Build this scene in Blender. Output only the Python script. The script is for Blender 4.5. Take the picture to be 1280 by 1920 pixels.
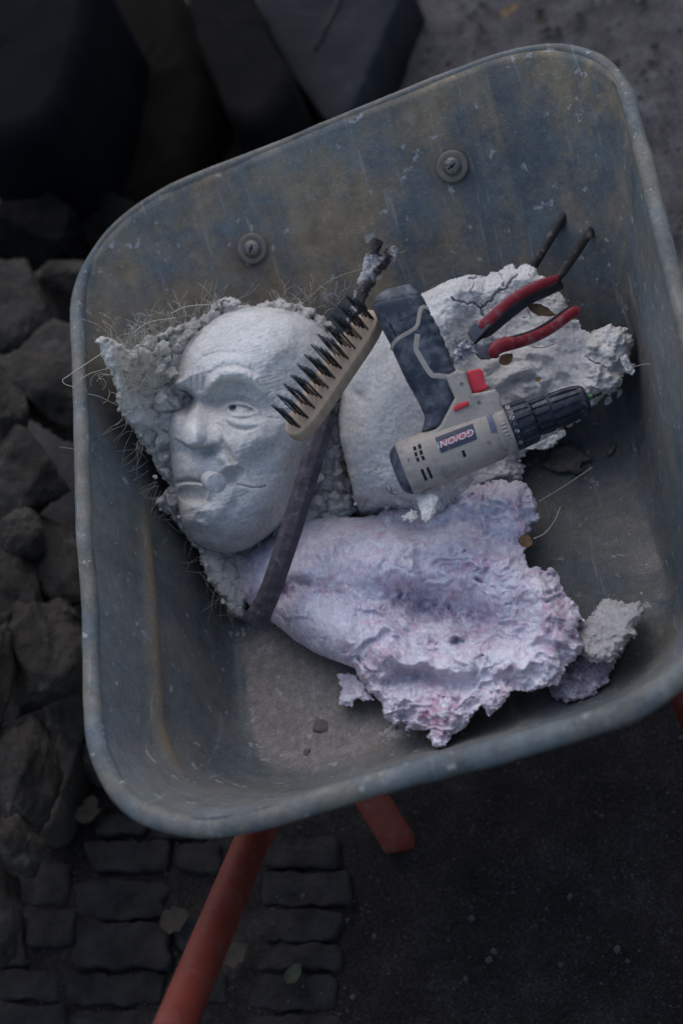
import bpy, bmesh, math, random
import numpy as np
from mathutils import Vector, Matrix

for o in list(bpy.data.objects):
    bpy.data.objects.remove(o)
SC = bpy.context.scene
COL = SC.collection
random.seed(7)
RNG = np.random.default_rng(7)

# ------------------------------------------------------------------ camera
CAM_LOC = (0.192, -0.877, 1.570)
CAM_ROT = tuple(math.radians(a) for a in (35.5, 17.0, -5.7))
FPX = 2667.0                                    # focal length in photo pixels (50 mm, 1920 px = 36 mm)
cd = bpy.data.cameras.new('camera')
cam = bpy.data.objects.new('camera', cd)
COL.objects.link(cam)
cam.location = CAM_LOC
cam.rotation_euler = CAM_ROT
cd.sensor_fit = 'VERTICAL'
cd.sensor_height = 36.0
cd.sensor_width = 24.0
cd.lens = 50.0
cd.clip_end = 200
cd.dof.use_dof = True
cd.dof.focus_distance = 1.40
cd.dof.aperture_fstop = 3.4
SC.camera = cam

# ------------------------------------------------------------------ world, sun, exposure
SUN_EL, SUN_AZ = math.radians(55), math.radians(-8)     # azimuth from +Y towards +X
w = bpy.data.worlds.new('World')
SC.world = w
w.use_nodes = True
nt = w.node_tree
sky = nt.nodes.new('ShaderNodeTexSky')
sky.sky_type = 'NISHITA'
sky.sun_disc = False
sky.sun_elevation = SUN_EL
sky.sun_rotation = SUN_AZ
sky.air_density = 1.3
sky.dust_density = 2.0
sky.ozone_density = 1.8
nt.nodes['Background'].inputs[1].default_value = 0.15
nt.links.new(sky.outputs[0], nt.nodes['Background'].inputs[0])
sd = bpy.data.lights.new('sun', 'SUN')
sun = bpy.data.objects.new('sun', sd)
COL.objects.link(sun)
sd.energy = 0.75
sd.angle = math.radians(95)
sd.color = (1.0, 0.98, 0.97)
sdir = Vector((math.sin(SUN_AZ) * math.cos(SUN_EL), math.cos(SUN_AZ) * math.cos(SUN_EL), math.sin(SUN_EL)))
sun.rotation_euler = sdir.to_track_quat('Z', 'Y').to_euler()
sun.location = (0, 2, 4)
vs = SC.view_settings
vs.view_transform = 'Standard'
vs.look = 'None'
vs.gamma = 1.0
vs.exposure = 0.15
vs.use_curve_mapping = False
SC.cycles.use_denoising = True
SC.cycles.denoising_input_passes = 'RGB_ALBEDO_NORMAL'
SC.cycles.denoising_prefilter = 'NONE'

# ------------------------------------------------------------------ maths helpers
RMAT = np.array(Matrix(cam.rotation_euler.to_matrix()))
C0 = np.array(CAM_LOC)
RGT, UPV, TOW = RMAT[:, 0], RMAT[:, 1], RMAT[:, 2]


def P(x, y, D):
    """world point seen at photo pixel (x, y) at distance D along the view axis"""
    x = np.asarray(x, float); y = np.asarray(y, float); D = np.asarray(D, float)
    d = np.stack([(x - 640) / FPX, -(y - 960) / FPX, -np.ones_like(x + y)], -1)
    return C0 + D[..., None] * (d @ RMAT.T)


def ground(x, y, z=0.0):
    d = RMAT @ np.array([(x - 640) / FPX, -(y - 960) / FPX, -1.0])
    return C0 + d * ((z - C0[2]) / d[2])


def floor_depth(x, y, h=0.35):
    """depth of the tray floor (plane z = h + 0.1 x) along the ray of each pixel"""
    x = np.asarray(x, float); y = np.asarray(y, float)
    d = np.stack([(x - 640) / FPX, -(y - 960) / FPX, -np.ones_like(x + y)], -1) @ RMAT.T
    return (h + 0.1 * C0[0] - C0[2]) / (d[..., 2] - 0.1 * d[..., 0])


_perm = np.random.default_rng(11).permutation(512)
_perm = np.concatenate([_perm, _perm, _perm])
_grad = np.random.default_rng(12).normal(size=(512, 3))
_grad /= np.linalg.norm(_grad, axis=1)[:, None]


def noise3(p):
    p = np.asarray(p, float)
    i = np.floor(p).astype(int); f = p - i
    u = f * f * f * (f * (f * 6 - 15) + 10)
    i &= 511
    r = 0
    for a in (0, 1):
        for b in (0, 1):
            for c in (0, 1):
                h = _perm[(_perm[(_perm[(i[..., 0] + a) & 511] + i[..., 1] + b) & 511] + i[..., 2] + c) & 511]
                g = _grad[h]
                dd = f - np.array([a, b, c])
                wgt = (u[..., 0] if a else 1 - u[..., 0]) * (u[..., 1] if b else 1 - u[..., 1]) * (u[..., 2] if c else 1 - u[..., 2])
                r = r + wgt * (g * dd).sum(-1)
    return r * 1.5


def fbm(p, oct=4, gain=.5, lac=2.03):
    a, r = 1.0, 0
    p = np.asarray(p, float)
    for k in range(oct):
        r = r + a * noise3(p + 17.3 * k)
        p = p * lac; a *= gain
    return r


def n2(x, y, s, seed=0, oct=4, gain=.5):
    """2D fbm, feature size s"""
    return fbm(np.stack([x / s, y / s, np.full_like(x, seed * 7.31 + .5)], -1), oct, gain)


def cells(x, y, s, seed=0):
    """voronoi: (F1, F2, cell random)"""
    u, v = x / s, y / s
    iu, iv = np.floor(u).astype(int), np.floor(v).astype(int)
    best = np.full(x.shape, 9.0); sec = np.full(x.shape, 9.0); rid = np.zeros(x.shape)
    for a in (-1, 0, 1):
        for b in (-1, 0, 1):
            h = _perm[(_perm[(iu + a + seed * 13) & 511] + iv + b) & 511]
            px_ = iu + a + (h % 31) / 31.0; py_ = iv + b + ((h // 7) % 29) / 29.0
            d = np.hypot(u - px_, v - py_)
            nb = d < best
            sec = np.where(nb, best, np.minimum(sec, d))
            rid = np.where(nb, (h % 97) / 97.0, rid)
            best = np.where(nb, d, best)
    return best, sec, rid


def smooth(a, b, x):
    t = np.clip((x - a) / (b - a), 0, 1)
    return t * t * (3 - 2 * t)


def seg_dist(x, y, pts):
    """distance to a polyline and the fraction along it"""
    pts = np.asarray(pts, float)
    best = np.full(x.shape, 1e9); tt = np.zeros(x.shape)
    L = np.concatenate([[0], np.cumsum(np.hypot(*(pts[1:] - pts[:-1]).T))])
    for k in range(len(pts) - 1):
        a, b = pts[k], pts[k + 1]
        d = b - a; l2 = (d @ d) + 1e-9
        t = np.clip(((x - a[0]) * d[0] + (y - a[1]) * d[1]) / l2, 0, 1)
        dist = np.hypot(x - a[0] - t * d[0], y - a[1] - t * d[1])
        m = dist < best
        best = np.where(m, dist, best)
        tt = np.where(m, (L[k] + t * math.sqrt(l2)) / L[-1], tt)
    return best, tt


def terrace(h, step, k=.75):
    q = h / step
    f = q - np.floor(q)
    return h * (1 - k) + k * step * (np.floor(q) + smooth(.25, .75, f))


def poly_sdf(x, y, poly):
    """positive inside"""
    poly = np.asarray(poly, float)
    d, _ = seg_dist(x, y, np.vstack([poly, poly[:1]]))
    ins = np.zeros(x.shape, bool)
    n = len(poly)
    for k in range(n):
        x0, y0 = poly[k]; x1, y1 = poly[(k + 1) % n]
        if y0 == y1:
            continue
        c = ((y0 > y) != (y1 > y)) & (x < (x1 - x0) * (y - y0) / (y1 - y0) + x0)
        ins ^= c
    return np.where(ins, d, -d)


def G(x, y, cx, cy, sx, sy, ang=0):
    c, s = math.cos(math.radians(ang)), math.sin(math.radians(ang))
    u = (x - cx) * c + (y - cy) * s; v = -(x - cx) * s + (y - cy) * c
    return np.exp(-.5 * ((u / sx) ** 2 + (v / sy) ** 2))


def ridge(x, y, pts, wdt, taper=True):
    d, t = seg_dist(x, y, pts)
    r = np.exp(-.5 * (d / wdt) ** 2)
    if taper:
        r = r * np.sqrt(np.clip(np.sin(np.pi * np.clip(t, .02, .98)), 0, 1))
    return r


def spline(pts, n):
    """Catmull-Rom through points"""
    pts = np.asarray(pts, float)
    q = np.vstack([2 * pts[0] - pts[1], pts, 2 * pts[-1] - pts[-2]])
    out = []
    m = len(pts) - 1
    for k in range(n):
        t = k / (n - 1) * m
        i = min(int(t), m - 1); f = t - i
        p0, p1, p2, p3 = q[i:i + 4]
        out.append(.5 * (2 * p1 + (p2 - p0) * f + (2 * p0 - 5 * p1 + 4 * p2 - p3) * f * f + (3 * p1 - p0 - 3 * p2 + p3) * f ** 3))
    return np.array(out)


# ------------------------------------------------------------------ object helpers
def link(name, verts, faces, mat, parent=None, smooth_shade=True, attrs=None):
    me = bpy.data.meshes.new(name)
    v = np.asarray(verts, float)
    if parent is not None:
        v = v - np.array(root_loc(parent))
    me.from_pydata(v.tolist(), [], faces if isinstance(faces, list) else faces.tolist())
    if attrs:
        for k, a in attrs.items():
            at = me.attributes.new(k, 'FLOAT', 'POINT')
            at.data.foreach_set('value', np.asarray(a, np.float32))
    me.materials.append(mat)
    if smooth_shade:
        me.polygons.foreach_set('use_smooth', np.ones(len(me.polygons), bool))
    me.update()
    o = bpy.data.objects.new(name, me)
    COL.objects.link(o)
    if parent is not None:
        o.parent = parent
    return o


def root_loc(o):
    l = Vector((0, 0, 0))
    while o is not None:
        l = l + o.location
        o = o.parent
    return l


def thing(name, label, cat, loc, group=None):
    o = bpy.data.objects.new(name, None)
    COL.objects.link(o)
    o.empty_display_size = .03
    o.location = [float(a) for a in loc]
    o['label'] = label; o['category'] = cat
    if group:
        o['group'] = group
    return o


def tag(o, label, cat, group=None):
    o['label'] = label; o['category'] = cat
    if group:
        o['group'] = group
    return o


def structure(o):
    o['kind'] = 'structure'
    return o


def stuff(o):
    o['kind'] = 'stuff'
    return o


class MB:
    """collects shapes into one mesh"""
    def __init__(s):
        s.v = []; s.f = []; s.n = 0

    def add(s, v, f):
        v = np.asarray(v, float).reshape(-1, 3)
        s.v.append(v)
        s.f += [tuple(int(i) + s.n for i in q) for q in f]
        s.n += len(v)

    def obj(s, name, mat, parent=None, sm=True):
        return link(name, np.vstack(s.v), s.f, mat, parent, sm)


def loft(rings, cap=True, closed=False):
    """rings: (S, N, 3) -> verts, faces"""
    rings = np.asarray(rings, float)
    S, N, _ = rings.shape
    f = []
    for i in range(S - 1 + (1 if closed else 0)):
        j = (i + 1) % S
        for k in range(N):
            l = (k + 1) % N
            f.append((i * N + k, i * N + l, j * N + l, j * N + k))
    v = rings.reshape(-1, 3)
    if cap and not closed:
        v = np.vstack([v, rings[0].mean(0), rings[-1].mean(0)])
        a, b = S * N, S * N + 1
        for k in range(N):
            l = (k + 1) % N
            f.append((a, l, k)); f.append((b, (S - 1) * N + k, (S - 1) * N + l))
    return v, f


def sweep(path, ra, rb=None, n=12, up=(0, 0, 1), e=2.0, cap=True, closed=False):
    """superellipse section swept along a path"""
    path = np.asarray(path, float)
    m = len(path)
    ra = np.broadcast_to(np.asarray(ra, float), (m,))
    rb = ra if rb is None else np.broadcast_to(np.asarray(rb, float), (m,))
    if closed:
        tg = np.roll(path, -1, 0) - np.roll(path, 1, 0)
    else:
        tg = np.gradient(path, axis=0)
    tg /= np.linalg.norm(tg, axis=1)[:, None] + 1e-12
    up = np.asarray(up, float)
    a = np.cross(np.broadcast_to(up, tg.shape), tg)
    a /= np.linalg.norm(a, axis=1)[:, None] + 1e-12
    b = np.cross(tg, a)
    th = np.linspace(0, 2 * np.pi, n, endpoint=False) + np.pi / n
    c, s = np.cos(th), np.sin(th)
    cx = np.sign(c) * np.abs(c) ** (2 / e); sx = np.sign(s) * np.abs(s) ** (2 / e)
    rings = path[:, None] + a[:, None] * (ra[:, None] * cx)[..., None] + b[:, None] * (rb[:, None] * sx)[..., None]
    return loft(rings, cap, closed)


def relief(name, poly, hfun, D0fun, step, thick, mat, parent, rag=0., ragscale=12., seed=0, extra=None):
    """a body whose near side is sculpted by hfun (pixels) over the outline poly; it has a back and side walls"""
    poly = np.asarray(poly, float)
    x0, y0 = poly.min(0) - 8; x1, y1 = poly.max(0) + 8
    X, Y = np.meshgrid(np.arange(x0, x1, step), np.arange(y0, y1, step))
    sd_ = poly_sdf(X, Y, poly)
    if rag:
        sd_ = sd_ + (rag(X, Y) if callable(rag) else rag) * n2(X, Y, ragscale, seed, 4, .5)
    ins = sd_ > 0
    # keep only cells fully inside
    cell = ins[:-1, :-1] & ins[1:, :-1] & ins[:-1, 1:] & ins[1:, 1:]
    used = np.zeros(ins.shape, bool)
    used[:-1, :-1] |= cell; used[1:, :-1] |= cell; used[:-1, 1:] |= cell; used[1:, 1:] |= cell
    idx = -np.ones(ins.shape, int)
    idx[used] = np.arange(used.sum())
    n = int(used.sum())
    H = hfun(X, Y, sd_)
    D = D0fun(X, Y) - H / 1900.0
    top = P(X, Y, D)[used]
    th = thick(X, Y, sd_) if callable(thick) else np.full(X.shape, thick)
    mid = (np.array([X[used].mean(), Y[used].mean()]))
    Db = D + th
    bot = P(mid[0] + (X - mid[0]) * .97, mid[1] + (Y - mid[1]) * .97, Db)[used]
    cj, ci = np.nonzero(cell)
    q = np.stack([idx[cj, ci], idx[cj + 1, ci], idx[cj + 1, ci + 1], idx[cj, ci + 1]], 1)
    faces = np.vstack([q, q[:, ::-1] + n])
    # side walls along boundary edges
    e = np.concatenate([q[:, [0, 1]], q[:, [1, 2]], q[:, [2, 3]], q[:, [3, 0]]])
    key = np.sort(e, 1)
    k1 = key[:, 0] * (n + 1) + key[:, 1]
    u, inv, cnt = np.unique(k1, return_inverse=True, return_counts=True)
    be = e[cnt[inv] == 1]
    side = np.stack([be[:, 1], be[:, 0], be[:, 0] + n, be[:, 1] + n], 1)
    faces = np.vstack([faces, side])
    at = None
    if extra:
        at = {k: np.concatenate([fn(X, Y, sd_, H)[used]] * 2) for k, fn in extra.items()}
    return link(name, np.vstack([top, bot]), faces, mat, parent, True, at)


# ------------------------------------------------------------------ materials
def new_mat(name):
    m = bpy.data.materials.new(name)
    m.use_nodes = True
    return m, m.node_tree, m.node_tree.nodes['Principled BSDF']


def ramp(nt, src, stops):
    r = nt.nodes.new('ShaderNodeValToRGB')
    el = r.color_ramp.elements
    while len(el) < len(stops):
        el.new(.5)
    for e, (p, c) in zip(el, stops):
        e.position = p
        e.color = (*c, 1) if len(c) == 3 else c
    nt.links.new(src, r.inputs[0])
    return r.outputs[0]


def texnoise(nt, scale, detail=6, rough=.6, vec=None, dist=0.):
    n = nt.nodes.new('ShaderNodeTexNoise')
    n.inputs['Scale'].default_value = scale
    n.inputs['Detail'].default_value = detail
    n.inputs['Roughness'].default_value = rough
    n.inputs['Distortion'].default_value = dist
    if vec is None:
        vec = coord(nt)
    nt.links.new(vec, n.inputs['Vector'])
    return n.outputs[0]


def coord(nt, scale=None):
    for n in nt.nodes:
        if n.type == 'TEX_COORD' and scale is None:
            return n.outputs['Object']
    t = nt.nodes.new('ShaderNodeTexCoord')
    if scale is None:
        return t.outputs['Object']
    mp = nt.nodes.new('ShaderNodeMapping')
    mp.inputs['Scale'].default_value = scale
    nt.links.new(t.outputs['Object'], mp.inputs[0])
    return mp.outputs[0]


def mix(nt, fac, a, b, mode='MIX'):
    m = nt.nodes.new('ShaderNodeMix')
    m.data_type = 'RGBA'; m.blend_type = mode
    for sock, val in ((m.inputs[0], fac), (m.inputs[6], a), (m.inputs[7], b)):
        if isinstance(val, bpy.types.NodeSocket):
            nt.links.new(val, sock)
        elif isinstance(val, (int, float)):
            sock.default_value = val
        else:
            sock.default_value = (*val, 1)
    return m.outputs[2]


def mathn(nt, op, a, b=0.):
    m = nt.nodes.new('ShaderNodeMath'); m.operation = op
    for s, v in ((m.inputs[0], a), (m.inputs[1], b)):
        if isinstance(v, bpy.types.NodeSocket):
            nt.links.new(v, s)
        else:
            s.default_value = v
    return m.outputs[0]


def attr(nt, name):
    a = nt.nodes.new('ShaderNodeAttribute'); a.attribute_name = name
    return a.outputs['Fac']


def bump(nt, bs, height, strength, dist, prev=None):
    b = nt.nodes.new('ShaderNodeBump')
    b.inputs['Strength'].default_value = strength
    b.inputs['Distance'].default_value = dist
    nt.links.new(height, b.inputs['Height'])
    if prev is not None:
        nt.links.new(prev, b.inputs['Normal'])
    nt.links.new(b.outputs[0], bs.inputs['Normal'])
    return b.outputs[0]


def simple(name, c1, c2, scale=30, rough=.8, bstr=.3, bscale=120, bdist=.001, metal=0., dust=None, dscale=60, damt=(.55, .75), spec=.3):
    m, nt, bs = new_mat(name)
    col = ramp(nt, texnoise(nt, scale, 8, .65), [(.3, c1), (.7, c2)])
    if dust:
        f = ramp(nt, texnoise(nt, dscale, 8, .7), [(damt[0], (0, 0, 0)), (damt[1], (1, 1, 1))])
        col = mix(nt, f, col, dust)
    nt.links.new(col, bs.inputs['Base Color'])
    bs.inputs['Roughness'].default_value = rough
    bs.inputs['Metallic'].default_value = metal
    bs.inputs['Specular IOR Level'].default_value = spec
    if bstr:
        bump(nt, bs, texnoise(nt, bscale, 8, .65), bstr, bdist)
    return m


M = {}
M['taupe'] = simple('drill_taupe_plastic', (.335, .283, .235), (.42, .365, .315), 40, .55, .12, 300, .0006, dust=(.16, .14, .13), dscale=42, damt=(.50, .72))
M['rubber'] = simple('drill_dark_rubber', (.020, .025, .038), (.042, .048, .066), 60, .55, .25, 500, .0005, dust=(.16, .16, .18), dscale=55, damt=(.46, .72))
M['chuckblack'] = simple('chuck_black_plastic', (.014, .016, .024), (.03, .034, .047), 50, .45, .15, 300, .0005, dust=(.15, .15, .17), dscale=90, damt=(.53, .72))
M['black'] = simple('black_recess_shade', (.006, .006, .007), (.010, .010, .011), 40, .8, 0)  # flat black standing in for the shade inside cuts, holes and gaps
M['red'] = simple('red_plastic', (.56, .035, .05), (.66, .06, .075), 40, .45, .1, 300, .0005, dust=(.45, .2, .2), dscale=80, damt=(.6, .8))
M['white_print'] = simple('white_print', (.55, .55, .58), (.65, .65, .68), 90, .6, 0)
M['print_red'] = simple('print_red', (.42, .10, .12), (.5, .16, .17), 200, .6, 0)
M['label'] = simple('label_navy', (.035, .04, .06), (.07, .075, .1), 100, .5, 0, dust=(.2, .19, .19), dscale=120, damt=(.58, .75))
M['window'] = simple('blue_grey_window', (.08, .09, .13), (.14, .15, .2), 100, .4, 0)
M['green'] = simple('green_paint', (.06, .17, .06), (.09, .22, .09), 100, .5, 0)
M['sleeve'] = simple('plier_red_sleeve', (.19, .014, .022), (.28, .025, .033), 60, .5, .2, 250, .0006, dust=(.27, .19, .19), dscale=60, damt=(.52, .72))
M['sleevedark'] = simple('plier_dark_core', (.022, .022, .026), (.045, .044, .048), 60, .6, .3, 250, .0006)
M['jaw'] = simple('plier_grey_steel', (.10, .10, .11), (.19, .19, .20), 80, .5, .3, 200, .0006, metal=.3, dust=(.26, .25, .25), dscale=80, damt=(.55, .8))
M['rod'] = simple('rod_black_steel', (.016, .015, .017), (.035, .03, .03), 60, .5, .35, 200, .0006, dust=(.2, .15, .14), dscale=75, damt=(.56, .68))
M['chisel'] = simple('chisel_rusty_steel', (.042, .035, .040), (.115, .098, .108), 55, .7, .6, 220, .0010, metal=.15, dust=(.32, .29, .34), dscale=110, damt=(.58, .74))
M['bark'] = simple('twig_bark', (.022, .017, .016), (.075, .06, .06), 60, .9, .8, 160, .002, dust=(.40, .38, .38), dscale=40, damt=(.50, .60))
M['wire'] = simple('bristle_steel', (.028, .03, .036), (.06, .062, .07), 200, .45, 0, metal=.5)
M['orange'] = simple('red_orange_paint', (.115, .019, .012), (.175, .031, .019), 30, .6, .25, 120, .0008, dust=(.15, .075, .065), dscale=45, damt=(.52, .8))
M['tyre'] = simple('tyre_rubber', (.015, .015, .015), (.03, .03, .03), 40, .85, .3, 150, .001)
M['chunk'] = simple('dry_clay', (.36, .325, .29), (.52, .485, .45), 60, .95, .5, 200, .0012)
M['straw'] = simple('straw_fibre', (.40, .35, .27), (.52, .47, .38), 60, .9, 0)
M['fibredark'] = simple('dark_fibre', (.05, .04, .032), (.14, .11, .085), 60, .9, 0)
M['leaf'] = simple('dry_leaf', (.13, .075, .035), (.22, .14, .07), 60, .8, .3, 150, .0005)
M['groundleaf'] = simple('faded_leaf', (.025, .019, .014), (.045, .035, .028), 50, .9, .3, 150, .0005)
M['greenleaf'] = simple('green_leaf', (.02, .025, .014), (.036, .043, .025), 50, .8, .3, 150, .0005)
M['foil'] = simple('silver_flake', (.3, .3, .32), (.55, .55, .58), 120, .5, .5, 90, .003, metal=.2)
M['stone'] = simple('grey_rubble', (.032, .027, .023), (.082, .070, .061), 16, .95, 1., 70, .010, dust=(.16, .145, .13), dscale=30, damt=(.58, .8), spec=.06)
M['darkstone'] = simple('dark_stone', (.003, .003, .003), (.009, .008, .0075), 10, .95, .8, 30, .006, spec=.06)
M['brownstone'] = simple('brown_black_stone', (.0025, .002, .0018), (.007, .0055, .0042), 8, .95, .5, 30, .004, spec=.06)
M['navy'] = simple('navy_slab', (.0016, .002, .0032), (.003, .0038, .006), 8, .9, .3, 20, .003, spec=.06)
M['plank'] = simple('dark_weathered_plank', (.013, .014, .017), (.028, .029, .033), 9, .85, .4, 50, .003, dust=(.10, .08, .07), dscale=18, damt=(.62, .75), spec=.06)
M['sett'] = simple('paving_sett', (.013, .012, .0125), (.036, .033, .033), 26, .95, 1., 70, .008, spec=.06)
M['gravel'] = simple('pebble_grey', (.03, .028, .028), (.075, .07, .07), 20, .95, .3, 80, .002, spec=.06)
M['crumb'] = simple('plaster_crumb', (.33, .31, .29), (.48, .46, .44), 50, .95, .3, 200, .001)
M['moss'] = simple('moss', (.02, .035, .015), (.045, .065, .03), 60, 1., .8, 120, .003, spec=.06)


def mat_plaster(name, a, b, dirt, dscale, damt, bstr, warm=None):
    m, nt, bs = new_mat(name)
    col = ramp(nt, texnoise(nt, 18, 10, .65), [(.3, a), (.7, b)])
    f = ramp(nt, texnoise(nt, dscale, 10, .7, dist=.6), [(damt[0], (0, 0, 0)), (damt[1], (1, 1, 1))])
    col = mix(nt, f, col, dirt)
    # fine dust specks
    fg = ramp(nt, texnoise(nt, 240, 8, .8), [(.34, (.74, .73, .72)), (.5, (1, 1, 1)), (.66, (1.18, 1.18, 1.18))])
    col = mix(nt, 1., col, fg, 'MULTIPLY')
    sp = ramp(nt, texnoise(nt, 380, 3, .6), [(.62, (0, 0, 0)), (.70, (1, 1, 1))])
    col = mix(nt, mathn(nt, 'MULTIPLY', sp, .6), col, tuple(c * .7 for c in dirt))
    nt.links.new(col, bs.inputs['Base Color'])
    bs.inputs['Roughness'].default_value = .95
    bs.inputs['Specular IOR Level'].default_value = .2
    h = mathn(nt, 'ADD', mathn(nt, 'MULTIPLY', texnoise(nt, 90, 8, .7), .6), mathn(nt, 'MULTIPLY', texnoise(nt, 320, 6, .7), .6))
    b1 = bump(nt, bs, h, bstr, .002)
    # brush scratches
    sc = texnoise(nt, 60, 4, .6, vec=coord(nt, (1, 6, 2)))
    bump(nt, bs, sc, bstr * .5, .0012, b1)
    return m


M['plaster'] = mat_plaster('plaster_white', (.53, .505, .475), (.67, .645, .61), (.40, .375, .345), 20, (.50, .72), .5)
M['cast'] = mat_plaster('plaster_cast_white', (.56, .535, .51), (.69, .665, .635), (.42, .39, .36), 20, (.50, .74), .32)
M['greyfrag'] = mat_plaster('plaster_grey', (.36, .345, .34), (.46, .44, .435), (.27, .25, .24), 40, (.55, .7), .4)


def mat_purple():
    m, nt, bs = new_mat('plaster_lilac')
    col = ramp(nt, texnoise(nt, 14, 12, .7, dist=1.0), [(.32, (.52, .47, .56)), (.5, (.64, .61, .68)), (.66, (.76, .74, .78))])

    def layer(col, scale, dist, lo, hi, amt, c, vs=None):
        f = ramp(nt, texnoise(nt, scale, 10, .74, vec=None if vs is None else coord(nt, vs), dist=dist), [(lo, (0, 0, 0)), (hi, (1, 1, 1))])
        return mix(nt, mathn(nt, 'MULTIPLY', f, amt), col, c)

    col = layer(col, 11, 2.5, .53, .63, .4, (.46, .45, .62))
    col = layer(col, 15, 3.0, .52, .62, .62, (.44, .31, .44), (1.3, 1, 1))
    col = layer(col, 19, 3.0, .50, .60, .62, (.62, .39, .47), (1, 1.4, 1))
    col = layer(col, 24, 3.0, .50, .60, .75, (.82, .81, .84), (2.2, 1, 1.4))
    col = layer(col, 42, 2.0, .56, .66, .5, (.33, .24, .37), (2.6, 1, 1))
    col = layer(col, 60, 1.5, .56, .64, .6, (.85, .84, .86), (1, 2.0, 1))
    col = mix(nt, attr(nt, 'pigment_shade'), col, (.13, .07, .15))  # dark purple stain plus painted shade in the valleys
    col = mix(nt, attr(nt, 'pinkness'), col, (.42, .21, .30))
    sp = ramp(nt, texnoise(nt, 330, 3, .6), [(.64, (0, 0, 0)), (.72, (1, 1, 1))])
    col = mix(nt, mathn(nt, 'MULTIPLY', sp, .5), col, (.22, .17, .24))
    nt.links.new(col, bs.inputs['Base Color'])
    bs.inputs['Roughness'].default_value = .9
    bs.inputs['Specular IOR Level'].default_value = .25
    h = mathn(nt, 'ADD', texnoise(nt, 80, 8, .7, dist=1.), mathn(nt, 'MULTIPLY', texnoise(nt, 300, 6, .7), .5))
    b1 = bump(nt, bs, h, .35, .0015)
    sc = texnoise(nt, 50, 6, .7, vec=coord(nt, (4, 1, 1)), dist=.8)
    bump(nt, bs, sc, .3, .0012, b1)
    return m


M['purple'] = mat_purple()


def mat_backing():
    m, nt, bs = new_mat('clay_backing')
    col = ramp(nt, texnoise(nt, 30, 10, .7), [(.3, (.40, .36, .315)), (.55, (.56, .525, .485)), (.75, (.69, .66, .62))])
    d = ramp(nt, texnoise(nt, 70, 8, .7), [(.5, (0, 0, 0)), (.68, (1, 1, 1))])
    col = mix(nt, mathn(nt, 'MULTIPLY', d, .45), col, (.36, .32, .275))
    nt.links.new(col, bs.inputs['Base Color'])
    bs.inputs['Roughness'].default_value = .97
    bs.inputs['Specular IOR Level'].default_value = .15
    bump(nt, bs, texnoise(nt, 160, 8, .75), .8, .003)
    return m


M['backing'] = mat_backing()


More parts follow.
